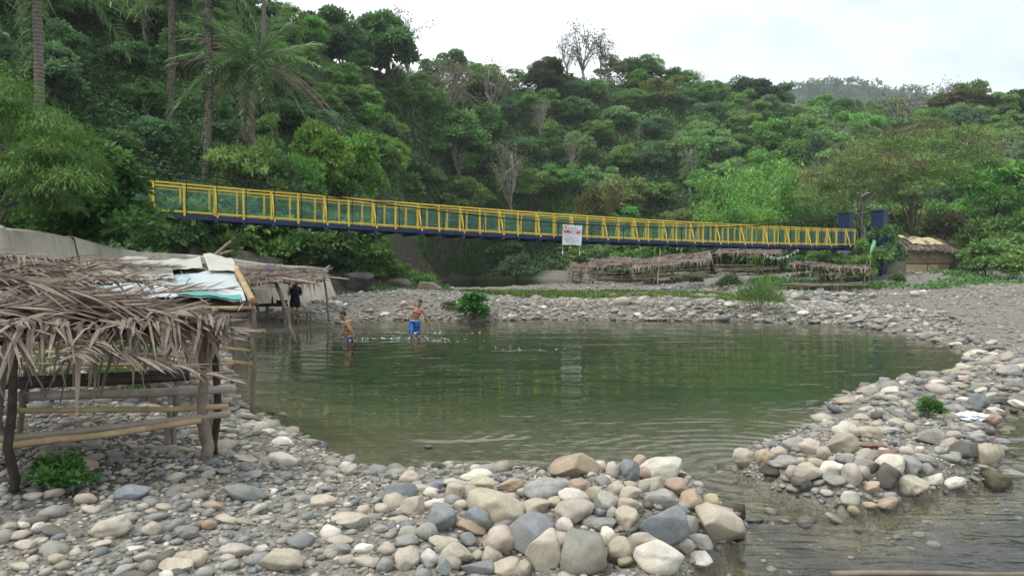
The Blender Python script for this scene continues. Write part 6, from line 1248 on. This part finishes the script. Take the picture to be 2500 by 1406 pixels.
pl = MB(); add_tube(pl, W + w3(.0, .30, 1.0) + np.array([[0, 0, 0], [0, 0, .015], [0, 0, .02]]), [.08, .11, .115], 16); pl = pl.obj("plate", M_WHITE, None, True); tag(pl, "small white plate held by the woman", "plate", at=W + w3(0, .3, 1.0))
# ------------------------------------------------------------------ foam flecks around the bathers; last cluster is water glints made as white flecks
mb = MB(); ctr = [(G(935, 826), 1.6, .25, 50), (G(1020, 812), 1.3, .25, 34), (G(1080, 830), 1.2, .3, 20), (G(1270, 852), 1.2, .35, 12)]
for c, sx_, sy_, n in ctr:
    for k in range(n):
        q = np.array([c[0] + rng.normal(0, sx_ * .5), c[1] + rng.normal(0, sy_), .006]); r_ = rng.uniform(.005, .018); a = np.linspace(0, 6.28, 9)[:-1]; rad = r_ * rng.uniform(.6, 1.2, 8)
        V = np.concatenate([[q + [0, 0, .008]], q + np.stack([np.cos(a) * rad * rng.uniform(1, 3.0), np.sin(a) * rad * .8, np.zeros(8)], 1)]); mb.add(V, [[0, 1 + i, 1 + (i + 1) % 8] for i in range(8)])
M_FOAM_GLINT = mat("foam", b_plain, col=(.75, .80, .80), var=.1); fo = mb.obj("foam_and_glints", M_FOAM_GLINT); stuff(fo, "white flecks of foam around the bathers and glints modelled in white", "foam")
# ------------------------------------------------------------------ far hill and haze
a = np.linspace(1600, 2900, 150); dd = np.linspace(560, 1000, 60); A2, D2 = np.meshgrid(a, dd, indexing='ij'); X2 = (A2 - 1250) / FPX * 720 * (D2 / 720); Y2 = D2
ridge = np.interp(A2, [1600, 1850, 1920, 1990, 2060, 2150, 2250, 2330, 2450, 2900], [270, 222, 206, 192, 196, 205, 214, 232, 256, 330])
zt = (640 - ridge) * 720 / FPX + 2.3; prof = np.clip(1 - np.abs(D2 - 720) / 200, 0, 1) ** .8; Z2 = zt * prof + 12 * fbm(X2 * .01, Y2 * .01, 5) - 6
M_FARH = mat("far_hill_ground", lambda t: princ(t, ramp(t, noise_(t, .05, 6, .6, worldpos(t)).outputs[0], (.3, (.02, .035, .015)), (.7, (.05, .075, .03))), .9, .1))
fh = ob("far_hill", mk_mesh("far_hill", np.stack([X2, Y2, Z2], -1), gridf(150, 60)[:, ::-1], True), M_FARH); structure(fh, "wooded far hill beyond the valley")
n = 2600; i = rng.integers(0, 149, n); j = rng.integers(0, 26, n); x, y, z = X2[i, j] + rng.normal(0, 3, n), Y2[i, j] + rng.normal(0, 4, n), Z2[i, j]
per = 26; r_ = rng.uniform(2.2, 4.6, n); d = rdir(n * per).reshape(n, per, 3); d[..., 2] = np.abs(d[..., 2]) * 1.3 - .2; pos = np.stack([x, y, z + r_ * .9], -1)[:, None] + d * r_[:, None, None]; pos = pos.reshape(-1, 3)
V, F = leaves(pos, rdir(n * per) - [0, 0, .3], d.reshape(-1, 3) + [0, 0, .5], rng.uniform(1.6, 3.2, n * per), rng.uniform(.7, 1.3, n * per)); t = np.repeat(np.clip(rng.normal(.42, .16, n), 0, 1), per * 4); fw = MB().add(V, F, t).obj("far_woods", M_LEAF); fw.color = (.05, .095, .05, 1); stuff(fw, "distant woods on the far hill", "woods")
HAZE = 0.0003
V, F = boxv((150, 400, 121), (2600, 1700, 248.0)); V[:, 2] = np.where(V[:, 2] < 100, -7.5, 262); hz = ob("haze", mk_mesh("haze", V, F)); hz["kind"] = "stuff"; hz["label"] = "pale blue haze of the humid valley air"; hz["category"] = "haze"
m = bpy.data.materials.new("haze"); m.use_nodes = True; t = m.node_tree; t.nodes.clear(); o_ = N(t, "ShaderNodeOutputMaterial"); pv = N(t, "ShaderNodeVolumePrincipled", i={"Color": (.86, .93, 1.0, 1), "Density": HAZE, "Anisotropy": .2}); t.links.new(pv.outputs[0], o_.inputs["Volume"]); hz.data.materials.append(m)
# ------------------------------------------------------------------ labels: tell look-alikes apart by their order in view
from collections import defaultdict
ORD = ["first", "second", "third", "fourth", "fifth", "sixth", "seventh", "eighth", "ninth", "tenth", "eleventh", "twelfth", "thirteenth", "fourteenth", "fifteenth", "sixteenth"]
grp = defaultdict(list)
for o, p in LABELLED: grp[o["label"]].append((o, p))
for lab, L in grp.items():
    if len(L) < 2: continue
    L.sort(key=lambda q: to_px(q[1])[0]); n = len(L)
    for k, (o, p) in enumerate(L):
        wd = ("left of two" if k == 0 else "right of two") if n == 2 else "leftmost" if k == 0 else "rightmost" if k == n - 1 else f"{ORD[min(k, 15)]} from left"
        o["label"] = f"{lab}, {wd}"
        if len(o["label"].split()) > 16: print("LONG", o["label"])
